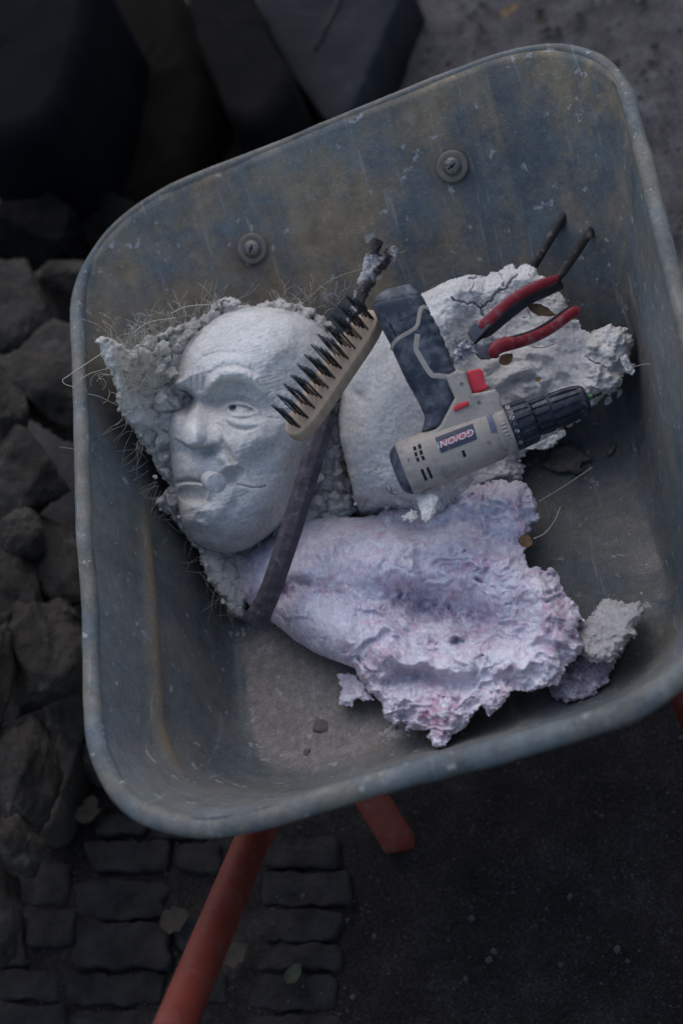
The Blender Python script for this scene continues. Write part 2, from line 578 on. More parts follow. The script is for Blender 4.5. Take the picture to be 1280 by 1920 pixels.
def mat_tray(name, rim=False):
    m, nt, bs = new_mat(name)
    k = .88 if rim else 1.
    base = ramp(nt, texnoise(nt, 5 if not rim else 16, 12, .72), [(.30, (.052 * k, .064 * k, .072 * k)), (.46, (.093 * k, .109 * k, .119 * k)), (.60, (.13 * k, .148 * k, .158 * k)), (.75, (.21 * k, .228 * k, .236 * k))])
    fine = ramp(nt, texnoise(nt, 70, 12, .82), [(.32, (.62, .63, .64)), (.5, (1, 1, 1)), (.68, (1.35, 1.33, 1.3))])
    col = mix(nt, 1., base, fine, 'MULTIPLY')
    grit = ramp(nt, texnoise(nt, 520, 4, .7), [(.34, (.82, .82, .82)), (.5, (1, 1, 1)), (.66, (1.2, 1.2, 1.2))])
    # ochre stains: blotches everywhere on the front wall and long drips
    amt = .45 if rim else attr(nt, 'stain')
    f2 = ramp(nt, texnoise(nt, 5.5 if not rim else 12, 14, .76), [(.42, (0, 0, 0)), (.55, (1, 1, 1))])
    och = ramp(nt, texnoise(nt, 45, 8, .75), [(.3, (.125, .095, .060)), (.55, (.235, .180, .115)), (.75, (.35, .28, .19))])
    col = mix(nt, mathn(nt, 'MULTIPLY', mathn(nt, 'MULTIPLY', f2, amt), .95), col, och)
    if not rim:
        st = texnoise(nt, 1., 6, .6, vec=coord(nt, (30, 2.2, 2.2)))
        f = ramp(nt, st, [(.50, (0, 0, 0)), (.60, (1, 1, 1))])
        br = ramp(nt, texnoise(nt, 12, 10, .75), [(.4, (0, 0, 0)), (.6, (1, 1, 1))])
        col = mix(nt, mathn(nt, 'MULTIPLY', mathn(nt, 'MULTIPLY', mathn(nt, 'MULTIPLY', f, br), attr(nt, 'stain')), .7), col, (.235, .195, .135))
        fb = ramp(nt, texnoise(nt, 1., 5, .6, vec=coord(nt, (24, 2.6, 2.6))), [(.56, (0, 0, 0)), (.66, (1, 1, 1))])
        col = mix(nt, mathn(nt, 'MULTIPLY', mathn(nt, 'MULTIPLY', fb, attr(nt, 'stain')), .55), col, (.085, .10, .112))
        bf = ramp(nt, texnoise(nt, 30, 8, .75), [(.35, (.25, .25, .25)), (.55, (1, 1, 1))])
        col = mix(nt, mathn(nt, 'MULTIPLY', mathn(nt, 'MULTIPLY', attr(nt, 'bead'), bf), .9), col, (.23, .165, .09))
        col = mix(nt, attr(nt, 'rust'), col, (.045, .030, .032))
        # dry dust lying on the floor
        dn = texnoise(nt, 22, 12, .72)
        dn2 = texnoise(nt, 130, 8, .78)
        df = ramp(nt, mathn(nt, 'ADD', mathn(nt, 'MULTIPLY', attr(nt, 'dirt'), .5), mathn(nt, 'ADD', mathn(nt, 'MULTIPLY', dn, .45), mathn(nt, 'MULTIPLY', dn2, .40))), [(.58, (0, 0, 0)), (.82, (1, 1, 1))])
        dcol = ramp(nt, texnoise(nt, 110, 12, .82), [(.32, (.125, .108, .099)), (.5, (.23, .206, .193)), (.68, (.37, .34, .325))])
        col = mix(nt, mathn(nt, 'MULTIPLY', df, .9), col, dcol)
    col = mix(nt, 1., col, grit, 'MULTIPLY')
    # scuffs along the metal
    sc = ramp(nt, texnoise(nt, 1., 6, .65, vec=coord(nt, (150, 12, 12))), [(.60, (0, 0, 0)), (.68, (1, 1, 1))])
    col = mix(nt, mathn(nt, 'MULTIPLY', sc, .4), col, (.30, .30, .295))
    # white plaster splashes, fine and coarse
    v = ramp(nt, texnoise(nt, 62, 6, .62), [(.635, (0, 0, 0)), (.665, (1, 1, 1))])
    v2 = ramp(nt, texnoise(nt, 260, 3, .6), [(.68, (0, 0, 0)), (.74, (1, 1, 1))])
    col = mix(nt, mathn(nt, 'MULTIPLY', v, .6), col, (.40, .39, .39))
    col = mix(nt, mathn(nt, 'MULTIPLY', v2, .55), col, (.36, .35, .34))
    nt.links.new(col, bs.inputs['Base Color'])
    bs.inputs['Metallic'].default_value = .1
    bs.inputs['Specular IOR Level'].default_value = .35
    nt.links.new(ramp(nt, texnoise(nt, 25, 8, .6), [(.3, (.48, .48, .48)), (.7, (.8, .8, .8))]), bs.inputs['Roughness'])
    h = mathn(nt, 'ADD', texnoise(nt, 240, 8, .75), mathn(nt, 'MULTIPLY', texnoise(nt, 30, 6, .7), 1.5))
    bump(nt, bs, h, .4, .0014)
    return m


M['tray'] = mat_tray('galvanised_tray')
M['rim'] = mat_tray('galvanised_rim', True)


def mat_wood():
    m, nt, bs = new_mat('beech_wood')
    g = texnoise(nt, 40, 6, .6, vec=coord(nt, (6, 1.2, 1.2)))
    col = ramp(nt, g, [(.3, (.27, .185, .12)), (.7, (.39, .285, .20))])
    d = ramp(nt, texnoise(nt, 70, 8, .7), [(.55, (0, 0, 0)), (.8, (1, 1, 1))])
    col = mix(nt, mathn(nt, 'MULTIPLY', d, .5), col, (.38, .34, .31))
    nt.links.new(col, bs.inputs['Base Color'])
    bs.inputs['Roughness'].default_value = .7
    bump(nt, bs, g, .15, .0005)
    return m


M['wood'] = mat_wood()


def mat_ground():
    m, nt, bs = new_mat('dirt_ground')
    a = ramp(nt, texnoise(nt, 9, 12, .72), [(.3, (.011, .0095, .0092)), (.55, (.023, .0195, .019)), (.75, (.05, .044, .043))])
    pale = ramp(nt, texnoise(nt, 14, 12, .75), [(.35, (.055, .05, .05)), (.6, (.11, .102, .10)), (.78, (.21, .20, .195))])
    f = attr(nt, 'pale')
    col = mix(nt, f, a, pale)
    gr = ramp(nt, texnoise(nt, 330, 6, .8), [(.34, (.35, .35, .35)), (.5, (1, 1, 1)), (.64, (2.2, 2.1, 2.1))])
    col = mix(nt, 1., col, gr, 'MULTIPLY')
    v = ramp(nt, texnoise(nt, 210, 4, .65), [(.64, (0, 0, 0)), (.72, (1, 1, 1))])
    col = mix(nt, mathn(nt, 'MULTIPLY', v, .55), col, (.15, .135, .13))
    nt.links.new(col, bs.inputs['Base Color'])
    bs.inputs['Roughness'].default_value = .97
    bs.inputs['Specular IOR Level'].default_value = .06
    bump(nt, bs, texnoise(nt, 110, 12, .75), .9, .006)
    return m


M['ground'] = mat_ground()

# ------------------------------------------------------------------ ground
def build_ground():
    xs = np.concatenate([np.linspace(-60, -2, 14), np.linspace(-1.6, 1.4, 200), np.linspace(2, 60, 14)])
    ys = np.concatenate([np.linspace(-60, -1.5, 14), np.linspace(-1.1, 2.3, 230), np.linspace(3, 60, 14)])
    X, Y = np.meshgrid(xs, ys)
    near = smooth(2.6, 1.6, np.hypot(X, Y - .5))
    Z = near * (.010 * n2(X, Y, .22, 1, 5, .6) + .004 * n2(X, Y, .04, 2, 3)) - .006
    pale = smooth(.3, .62, Y + .10 * n2(X, Y, .3, 3, 4) + .12 * X)
    ny, nx = X.shape
    idx = np.arange(nx * ny).reshape(ny, nx)
    f = np.stack([idx[:-1, :-1], idx[:-1, 1:], idx[1:, 1:], idx[1:, :-1]], -1).reshape(-1, 4)
    o = link('ground', np.stack([X, Y, Z], -1).reshape(-1, 3), f, M['ground'], None, True, {'pale': pale.ravel()})
    structure(o)


build_ground()


def pebble_mesh(mb, c, r, rng):
    v = np.array([[1, 0, 0], [-1, 0, 0], [0, 1, 0], [0, -1, 0], [0, 0, 1], [0, 0, -1],
                  [.6, .6, .5], [-.6, .6, .5], [.6, -.6, .5], [-.6, -.6, .5]], float)
    f = [(0, 6, 8), (0, 8, 3), (0, 2, 6), (2, 7, 6), (2, 1, 7), (1, 9, 7), (1, 3, 9), (3, 8, 9), (4, 6, 7), (4, 7, 9), (4, 9, 8), (4, 8, 6),
         (5, 2, 0), (5, 1, 2), (5, 3, 1), (5, 0, 3)]
    v = v * rng.uniform(.6, 1.1, (10, 1)) * (r * rng.uniform(.7, 1.2, 3) * np.array([1, 1, .7]))
    a = rng.uniform(0, 6.28)
    R = np.array([[math.cos(a), -math.sin(a), 0], [math.sin(a), math.cos(a), 0], [0, 0, 1]])
    mb.add(v @ R.T + c, f)


def gravel():
    mb = MB()
    for k in range(1500):
        p = ground(RNG.uniform(640, 1400), RNG.uniform(-80, 700))
        pebble_mesh(mb, p + np.array([0, 0, .001]), RNG.choice([.003, .004, .006, .01], p=[.4, .35, .2, .05]), RNG)
    for k in range(2200):
        p = ground(RNG.uniform(-60, 1400), RNG.uniform(1280, 2000))
        pebble_mesh(mb, p, RNG.choice([.0008, .0014, .002, .0045], p=[.5, .36, .12, .02]), RNG)
    o = mb.obj('gravel', M['gravel'], None, False)
    stuff(o)
    o['label'] = 'loose pale grit and small stones scattered on the dirt'
    o['category'] = 'gravel'


gravel()


def slab(name, poly, ztop, mat, parent=None, zbot=-.02, jit=3., bev=.006, seed=0, rough=.004, dens=14, tilt=(0, 0)):
    """a flat stone: outline in photo pixels taken at height ztop"""
    poly = np.asarray(poly, float)
    pts = []
    for k in range(len(poly)):
        a, b = poly[k], poly[(k + 1) % len(poly)]
        n = max(1, int(np.hypot(*(b - a)) / dens))
        for i in range(n):
            pts.append(a + (b - a) * i / n)
    pts = np.array(pts)
    # round the corners
    for _ in range(2):
        pts = .5 * pts + .25 * np.roll(pts, 1, 0) + .25 * np.roll(pts, -1, 0)
    pts = pts + jit * np.stack([n2(pts[:, 0], pts[:, 1], 30, seed), n2(pts[:, 0], pts[:, 1], 30, seed + 5)], -1)
    top = np.array([ground(x, y, ztop) for x, y in pts])
    c = top.mean(0)
    top[:, 2] += tilt[0] * (top[:, 0] - c[0]) + tilt[1] * (top[:, 1] - c[1])
    size = np.linalg.norm(top - c, axis=1).mean()
    rings = []
    b = top.copy(); b[:, 2] = zbot; rings.append(c + (b - c) * np.array([1.04, 1.04, 1]))
    m_ = top.copy(); m_[:, 2] -= bev; rings.append(m_)
    prev = 0
    for s, dz in ((1 - .4 * bev / size, -bev * .35), (1 - bev / size, 0), (.8, 0), (.6, 0), (.4, 0), (.2, 0)):
        r_ = c + (top - c) * s
        r_[:, 2] = r_[:, 2] + dz
        rings.append(r_)
    rings = np.array(rings)
    nz = fbm(rings[1:].reshape(-1, 3) * 16 + seed * 3.3, 5, .6).reshape(rings[1:].shape[:2])
    rings[1:, :, 2] += rough * nz
    v, f = loft(rings, True)
    return link(name, v, f, mat, parent)


def rock_mesh(rad, seed, subdiv=4, flat=.75, amp=.22):
    bm = bmesh.new()
    bmesh.ops.create_icosphere(bm, subdivisions=subdiv, radius=1)
    v = np.array([x.co[:] for x in bm.verts])
    f = [tuple(l.index for l in q.verts) for q in bm.faces]
    bm.free()
    rg = np.random.default_rng(seed)
    for k in range(9):                      # cleave flat faces
        d = rg.normal(size=3); d /= np.linalg.norm(d)
        h = rg.uniform(.55, .9) * flat / .75
        s = v @ d
        v = v - np.outer(np.clip(s - h, 0, None) * .92, d)
    v = v * (1 + amp * fbm(v * 1.3 + seed * 5.1, 3)[:, None] + amp * .35 * fbm(v * 5 + seed, 4, .6)[:, None])
    return v * np.asarray(rad), f


def rot_z(v, a):
    c, s = math.cos(a), math.sin(a)
    return v @ np.array([[c, s, 0], [-s, c, 0], [0, 0, 1]])


# ------------------------------------------------------------------ left: rubble wall, slabs
def rubble():
    wl = thing('rubble_wall', 'low wall of grey broken rubble stones along the left side', 'stone wall', ground(20, 1000))
    spec = [  # px centre x, y, height, half width px, half height px, seed
        (90, 700, .26, 105, 120, 1), (40, 880, .28, 75, 105, 2), (190, 640, .12, 75, 90, 3), (215, 850, .12, 70, 110, 4),
        (105, 1050, .20, 60, 120, 5), (5, 1075, .26, 48, 100, 6), (60, 1230, .22, 85, 115, 7), (170, 1180, .10, 60, 80, 8),
        (25, 1440, .22, 62, 110, 9), (20, 1580, .20, 50, 60, 10), (140, 1320, .08, 55, 60, 12),
        (-40, 760, .32, 70, 110, 13), (15, 560, .26, 70, 100, 14), (130, 530, .18, 90, 70, 15), (-50, 1250, .3, 50, 120, 16),
        (230, 1050, .05, 60, 120, 17), (60, 420, .22, 90, 80, 18), (190, 430, .12, 80, 80, 19), (-30, 1720, .14, 70, 90, 20),
        (-60, 1480, .24, 50, 120, 21), (200, 1420, .03, 50, 60, 22), (125, 1160, .2, 30, 45, 23), (30, 985, .29, 40, 40, 24)]
    for (x, y, z, hw, hh, sd_) in spec:
        c = ground(x, y, z)
        D = np.dot(C0 - c, TOW)
        s = D / FPX
        v, f = rock_mesh((hw * s * 1.08, hh * s * 1.12, .62 * min(hw, hh) * s + .03), sd_, 5, flat=.74, amp=.16)
        v = v * (1 + .022 * fbm(v * 60 + sd_, 4, .6)[:, None] + .02 * np.abs(fbm(v * 22 + sd_, 3)[:, None]))
        v = rot_z(v, .25 * math.sin(sd_ * 7.7))
        mt = M['stone'] if y > 500 else M['darkstone']
        link('stone', v + c - np.array([0, 0, .02]), f, mt, wl)
    # long pale splinter leaning at the foot of the wall
    sp = slab('stone', [(125, 1320), (160, 1300), (165, 1330), (110, 1520), (90, 1565), (55, 1560), (60, 1520)], .05, M['stone'], wl, seed=31)


rubble()

o = slab('stone_slab', [(-80, -80), (185, -80), (150, 90), (112, 190), (70, 250), (20, 262), (-80, 262)], .34, M['navy'], None, seed=41, bev=.03, rough=.003)
tag(o, 'smooth dark navy slab in the top left corner', 'stone')
o = slab('boulder', [(178, -60), (330, -60), (345, 40), (380, 110), (412, 185), (380, 262), (345, 330), (240, 420), (150, 340), (80, 230), (120, 120)], .12, M['brownstone'], None, seed=42, bev=.05, rough=.005)
tag(o, 'broad brown-black boulder between the navy slab and the tray', 'stone')
o = slab('stone_slab', [(338, -60), (455, -60), (500, 60), (552, 140), (545, 172), (482, 240), (452, 226), (415, 205), (405, 160), (368, 85)], .20, M['darkstone'], None, seed=43, bev=.02, rough=.005)
tag(o, 'dark broken stone slab between the brown boulder and the plank', 'stone')
o = slab('stone_slab', [(412, 215), (455, 232), (488, 246), (590, 240), (620, 290), (360, 390), (350, 320)], .05, M['darkstone'], None, seed=44, bev=.02, rough=.012)
tag(o, 'charcoal stone slab lying just behind the tray front rim', 'stone')
pl = thing('plank', 'dark weathered plank wedged against the stones above the tray', 'plank', ground(620, 60, 0))
slab('board', [(462, -60), (770, -60), (742, 8), (700, 110), (650, 222), (612, 232), (553, 146), (505, 66)], .10, M['plank'], pl, seed=45, bev=.006, jit=1.5, rough=.004)
mb = MB()
v, f = sweep(np.array([ground(642, -40, .104), ground(630, 10, .104), ground(590, 92, .104)]), .0035, .0025, 6)
mb.add(v, f)
mb.obj('splintered_edge', M['gravel'], pl)
o = slab('moss_patch', [(668, 195), (690, 160), (720, 155), (740, 175), (715, 215), (680, 225)], .012, M['moss'], None, seed=46, bev=.004, rough=.01)
tag(o, 'small green moss patch on the dirt beside the plank', 'moss')


# ------------------------------------------------------------------ setts at the bottom left
def setts():
    pv = bpy.data.objects.new('pavement', None)
    COL.objects.link(pv)
    pv.location = [float(a) for a in ground(300, 1750)]
    structure(pv)
    S = .547
    jt = lambda: RNG.uniform(-14, 14)
    q = lambda x0, y0, x1, y1: [((x0 + jt()) * S, 1240 + (y0 + .5 * jt()) * S), (((x0 + x1) / 2) * S, 1240 + (y0 + .7 * jt()) * S), ((x1 + jt()) * S, 1240 + (y0 + .5 * jt()) * S), ((x1 + jt()) * S, 1240 + (y1 + .5 * jt()) * S), (((x0 + x1) / 2) * S, 1240 + (y1 + .7 * jt()) * S), ((x0 + jt()) * S, 1240 + (y1 + .5 * jt()) * S)]
    lst = [q(305, 612, 578, 715), q(256, 752, 560, 878), q(240, 897, 576, 1048), q(222, 1064, 560, 1180), q(50, 690, 240, 830), q(95, 845, 256, 975),
           q(330, 520, 490, 598), q(600, 615, 750, 715), q(890, 715, 1192, 828), q(905, 842, 1168, 962), q(885, 978, 1168, 1062), q(838, 1078, 1150, 1190),
           q(0, 1060, 200, 1160), q(235, 1195, 560, 1300), q(-40, 860, 80, 1040), q(0, 1178, 215, 1290), q(840, 1205, 1150, 1300), q(520, 520, 720, 600),
           q(900, 600, 1150, 705), q(590, 1075, 760, 1170), q(595, 870, 740, 990)]
    for k, p in enumerate(lst):
        zt = RNG.uniform(.0, .006)
        slab('sett', p, zt, M['sett'], pv, seed=60 + k, jit=6, bev=.003, rough=.006, dens=9, tilt=(RNG.uniform(-.05, .05), RNG.uniform(-.05, .05)))


setts()


def leaf_mesh(c, L, W, ang, nrm=(0, 0, 1), curl=.25, seed=0, lobes=0):
    nrm = Vector(nrm).normalized()
    t = Vector((math.cos(ang), math.sin(ang), 0))
    t = (t - nrm * t.dot(nrm)).normalized()
    b = nrm.cross(t)
    rg = np.random.default_rng(seed)
    n, mcol = 14, 6
    v = []
    for i in range(n + 1):
        u = i / n
        hw = W * (math.sin(math.pi * u ** .8) ** .8) * (1 + (lobes * math.sin(u * 19 + seed)))
        hw = max(hw, W * .02)
        for j in range(-mcol // 2, mcol // 2 + 1):
            s = j / (mcol / 2)
            z = curl * L * (.5 * (2 * u - 1) ** 2 + .35 * s * s * (hw / W)) + L * .03 * rg.normal()
            p = Vector(c) + t * (L * (u - .5)) + b * (hw * s) + nrm * (z + .001)
            v.append(p[:])
    f = []
    w_ = mcol + 1
    for i in range(n):
        for j in range(mcol):
            f.append((i * w_ + j, (i + 1) * w_ + j, (i + 1) * w_ + j + 1, i * w_ + j + 1))
    return np.array(v), f


for (x, y, L, W, a, mk, lb, lab) in [
    (442, 1790, .038, .014, .4, 'groundleaf', .2, 'pale crinkled leaf on the setts right of the red handle'),
    (552, 1826, .028, .009, .8, 'greenleaf', 0, 'small dull green leaf on the setts below the red handle'),
    (168, 1520, .040, .016, 1.2, 'groundleaf', .15, 'tan leaf on the grit between wall and tray corner'),
    (330, 1725, .04, .016, .2, 'groundleaf', .15, 'brown leaf in the joint left of the red handle'),
    (955, 22, .05, .010, .5, 'leaf', 0, 'narrow tan leaf on the gravel at the top'),
    (1015, 40, .035, .012, 1.9, 'groundleaf', .2, 'curled dead leaf on the gravel near the top edge')]:
    v, f = leaf_mesh(ground(x, y, .018), L, W, a, curl=.18, seed=int(x), lobes=lb)
    tag(link('leaf', v, f, M[mk]), lab, 'leaf', 'fallen leaves on the ground')

# ------------------------------------------------------------------ wheelbarrow
DEPTH = .25


def tray_w(x, y, q):
    return .6 + .1 * x - DEPTH * (1 - q)


def round_quad(c, tl, ns=26, na=18):
    """CCW corner list with tangent lengths -> loop of points"""
    c = np.asarray(c, float)
    out = []
    n = len(c)
    tan = []
    for k in range(n):
        p, a, b = c[k], c[k - 1], c[(k + 1) % n]
        tan.append((p + (a - p) / np.linalg.norm(a - p) * tl[k], p + (b - p) / np.linalg.norm(b - p) * tl[k]))
    for k in range(n):
        p0, p1 = tan[k]
        K = .60
        c0, c1 = p0 + (c[k] - p0) * K, p1 + (c[k] - p1) * K
        for i in range(na):
            t = i / na
            out.append((1 - t) ** 3 * p0 + 3 * (1 - t) ** 2 * t * c0 + 3 * (1 - t) * t * t * c1 + t ** 3 * p1)
        q0 = tan[(k + 1) % n][0]
        for i in range(ns):
            out.append(p1 + (q0 - p1) * i / ns)
    return np.array(out)


def barrow():
    wb = thing('wheelbarrow', 'blue-grey galvanised wheelbarrow with red tubular frame holding plaster casts and tools', 'wheelbarrow', (0, 0, 0))
    rim_c = [(-.318, .400), (-.279, -.398), (.279, -.395), (.322, .402)]
    flo_c = [(-.243, .15), (-.236, -.245), (.236, -.245), (.243, .15)]
    RL = round_quad(rim_c, [.145, .145, .145, .150])
    FL = round_quad(flo_c, [.12, .11, .11, .12])
    # sides bulge very slightly
    RL[:, 0] *= 1 + .012 * np.cos(np.clip(RL[:, 1] / .4, -1, 1) * np.pi / 2)
    inr = np.array([0, .02])
    ctr = FL.mean(0)
    dirv = ctr - RL
    RLi = RL + dirv / np.linalg.norm(dirv, axis=1)[:, None] * .0125
    RLt = RL + dirv / np.linalg.norm(dirv, axis=1)[:, None] * .0085
    prof = []
    for t in np.linspace(0, 1, 10):
        a, b, c = np.array([-.30, 0]), np.array([0, 0]), np.array([.26, .26])
        prof.append((1 - t) ** 2 * a + 2 * t * (1 - t) * b + t * t * c)
    for t in np.linspace(.26, 1., 34)[1:]:
        prof.append(np.array([t, t]))
    rings, st, dirt, bead, rust, isf = [], [], [], [], [], []

    def push(xy, q, p):
        z = tray_w(xy[:, 0], xy[:, 1], q)
        z = z + .0030 * n2(xy[:, 0], xy[:, 1], .16, 9, 3) + .0008 * n2(xy[:, 0] + q, xy[:, 1], .03, 10, 3)
        left = np.clip(-xy[:, 0] / .2, 0, 1)
        bd = np.exp(-.5 * ((q - .60) / .030) ** 2) * smooth(.08, -.02, xy[:, 1]) * smooth(-.30, -.24, xy[:, 1]) * (xy[:, 0] < -.2)
        if p > 0:
            xy = xy - np.stack([bd * .004 * -1, bd * 0], -1)
        rings.append(np.column_stack([xy, z]))
        front = smooth(.10, .24, xy[:, 1])
        st.append(.28 + .72 * front)
        inside = 1. if p <= -.3 else max(0, 1 - (p + .3) / .36)
        nn = .05 * n2(xy[:, 0], xy[:, 1], .09, 15, 4)
        dirt.append(np.clip(inside * (smooth(-.222, -.205, xy[:, 0] + .12 * nn) * smooth(.10, -.04, xy[:, 0] + nn) * smooth(.16, .02, xy[:, 1]) + .5 * smooth(.17, .235, xy[:, 0] + nn) * smooth(-.02, -.16, xy[:, 1]) + .18) + .08, 0, 1))
        bead.append(bd)
        w_ = np.column_stack([xy, z])
        r_ = 0
        for cc, rr in ((P(848, 322, 1.545), .017), (P(474, 478, 1.605), .016), (P(640, 238, 1.57), .010), (P(556, 322, 1.59), .008), (P(604, 268, 1.58), .006)):
            r_ = r_ + np.exp(-.5 * (np.linalg.norm(w_ - cc, axis=1) / rr) ** 2)
        rust.append(np.clip(r_, 0, .85))

    for s in np.linspace(.04, .985, 60):
        xy = ctr + (FL + (FL - RLi) * .30 - ctr) * s
        push(xy, 0., -1)
    for p, q in prof:
        push(FL + (RLi - FL) * p, q, p)
    rings = np.array(rings)
    v, f = loft(rings, False)
    c_i = len(v)
    v = np.vstack([v, rings[0].mean(0)])
    N = rings.shape[1]
    f += [(c_i, (k + 1) % N, k) for k in range(N)]
    cat = lambda L: np.concatenate([np.concatenate(L), [1.]])
    tr = link('tray', v, f, M['tray'], wb, True, {'stain': cat(st), 'dirt': cat(dirt), 'bead': np.concatenate([np.concatenate(bead), [0]]), 'rust': np.concatenate([np.concatenate(rust), [0]])})
    md = tr.modifiers.new('thickness', 'SOLIDIFY'); md.thickness = .002; md.offset = -1
    # rolled rim
    rp = np.column_stack([RLt, tray_w(RLt[:, 0], RLt[:, 1], 1.) - .003])
    rp[:, 2] += .0028 * n2(rp[:, 0], rp[:, 1], .12, 3, 3)
    rp[:, :2] += .0016 * np.stack([n2(rp[:, 0], rp[:, 1], .09, 5, 3), n2(rp[:, 0], rp[:, 1], .09, 6, 3)], -1)
    v, f = sweep(rp, (.0082 - .002 * smooth(.25, .38, rp[:, 1]) + .0014 * smooth(-.25, -.36, rp[:, 1])) + .0008 * n2(rp[:, 0], rp[:, 1], .05, 4), .0078, 14, closed=True)
    link('rim', v, f, M['rim'], tr)
    # bolts on the sloping front wall
    n = np.array([0, -.25, .25 * .96 / .92]); n = np.array([-.07, -.715, .695]); n /= np.linalg.norm(n)
    ax = np.cross(np.array([0, 1, 0]), n); ax /= np.linalg.norm(ax); ay = np.cross(n, ax)
    k = .25 / .25

    def hit(x, y):
        d = RMAT @ np.array([(x - 640) / FPX, -(y - 960) / FPX, -1.])
        t = (k * (C0[1] - .39) - (C0[2] - .6 - .1 * C0[0])) / (d[2] - .1 * d[0] - k * d[1])
        return C0 + t * d

    for (x, y, a) in ((848, 312, .35), (474, 466, .9)):
        c = hit(x, y) + n * .0015
        prof_ = [(.0175, -.004), (.0172, .0012), (.0155, .0024), (.012, .0014), (.0095, .0012)]
        th = np.linspace(0, 2 * np.pi, 36, endpoint=False)
        R_ = lambda r, h: c + n * h + r * (np.cos(th)[:, None] * ax + np.sin(th)[:, None] * ay)
        v, f = loft([R_(r, h) for r, h in prof_], True)
        bo = link('washer', v, f, M['washer'], tr)
        prof_ = [(.0098, .0005), (.0098, .0030), (.0088, .0048), (.0062, .0062), (.003, .0068)]
        v, f = loft([R_(r, h) for r, h in prof_], True)
        link('bolt_head', v, f, M['bolt'], tr)
        mb = MB()
        for j in (0, 1):
            aa = a + j * math.pi / 2
            u = math.cos(aa) * ax + math.sin(aa) * ay; w_ = np.cross(n, u)
            L, W = (.0085, .0011) if j == 0 else (.006, .0008)
            for sgn in (1,):
                path = np.array([c + u * t * L + n * (.0070 - .0030 * abs(t) ** 2.2) for t in np.linspace(-1, 1, 9)])
                vv, ff = sweep(path, W, .0004, 6, up=n)
                mb.add(vv, ff)
        mb.obj('slot_shade', M['black'], tr)  # raised black strips paint the shade inside the cut
    # bolt in the floor, caked in dirt
    fx = P(603, 1362, floor_depth(603, 1362) - .001)
    v, f = rock_mesh((.010, .010, .005), 5, 3)
    link('bolt_head', v + fx, f, M['dirt_and_shade'], tr)
    # frame
    for sx in (-1, 1):
        pts = [(sx * .06, .50, .20 + .1 * sx * .06), (sx * .17, .30, .262 + .1 * sx * .17), (sx * .200, .10, .285 + .1 * sx * .2), (sx * .212, -.12, .292 + .1 * sx * .2), (sx * .221, -.26, .318 + (.02 if sx > 0 else -.012)),
               (sx * .236, -.395, .400 + .02 * sx), (sx * .256, -.48, .462 + .02 * sx), (sx * .285, -.62, .55 + .02 * sx), (sx * .30, -.74, .60 + .02 * sx)]
        if sx < 0:
            A_, B_ = P(474, 1572, 1.40), P(333, 1912, 1.165)
            pts[3] = tuple(A_ - (B_ - A_) * .16); pts[2] = (-.205, -.08, .265)
            for q_, t_ in ((4, 0.), (5, .33), (6, .66), (7, 1.), (8, 1.7)):
                pts[q_] = tuple(A_ + (B_ - A_) * t_)
        v, f = sweep(spline(pts, 60), .0175, None, 18)
        link('handle', v, f, M['orange'], wb)
    for sx in (-1, 1):
        top = np.array([sx * .20, -.06, .27 + .1 * sx * .2]); foot = np.array([-.148, -.174, .0]) if sx < 0 else np.array([.17, -.02, .0])
        knee = top * .45 + foot * .55 + np.array([0, .01, 0])
        v, f = sweep(spline([top, knee, foot + [0, .005, .03], foot], 24), .020, .010, 12, e=3.5, up=(0, 1, 0))
        link('leg', v, f, M['orange'], wb)
    v, f = sweep(np.array([(-.20, .02, .262), (0, .02, .28), (.20, .02, .30)]), .012, None, 12)
    link('cross_bar', v, f, M['orange'], wb)
    # wheel
    th = np.linspace(0, 2 * np.pi, 48, endpoint=False)
    c = np.array([0, .52, .165])
    ring = np.array([c + [0, math.cos(t) * .125, math.sin(t) * .125] for t in th])
    rings = []
    for t in th:
        d = np.array([0, math.cos(t), math.sin(t)])
        ph = np.linspace(0, 2 * np.pi, 14, endpoint=False)
        rings.append([c + d * (.125 + .04 * math.cos(p)) + np.array([1, 0, 0]) * .036 * math.sin(p) for p in ph])
    v, f = loft(rings, False, True)
    wh = link('wheel', v, f, M['tyre'], wb)
    rings = []
    for (r, h) in ((.095, -.02), (.09, -.012), (.03, -.008), (.02, -.03), (.02, .03), (.03, .008), (.09, .012), (.095, .02)):
        rings.append([c + np.array([h, math.cos(t) * r, math.sin(t) * r]) for t in th])
    v, f = loft(rings, True)
    link('wheel_disc', v, f, M['orange'], wh)
    v, f = sweep(np.array([c - [.09, 0, 0], c + [.09, 0, 0]]), .008, None, 10)
    link('axle', v, f, M['jaw'], wh)
    return wb, tr


M['washer'] = simple('washer_ochre_steel', (.13, .115, .09), (.21, .185, .15), 60, .6, .3, 250, .0006, metal=.2)
M['bolt'] = simple('bolt_steel', (.10, .09, .075), (.25, .23, .21), 70, .45, .3, 250, .0006, metal=.5, dust=(.04, .035, .03), dscale=90, damt=(.5, .7))
M['dirt_and_shade'] = simple('caked_dirt_and_shade', (.11, .09, .08), (.19, .165, .145), 60, .95, .5, 200, .001)  # dirt on bolt and pebble; also paints shade onto a plaster flake
BARROW, TRAY = barrow()


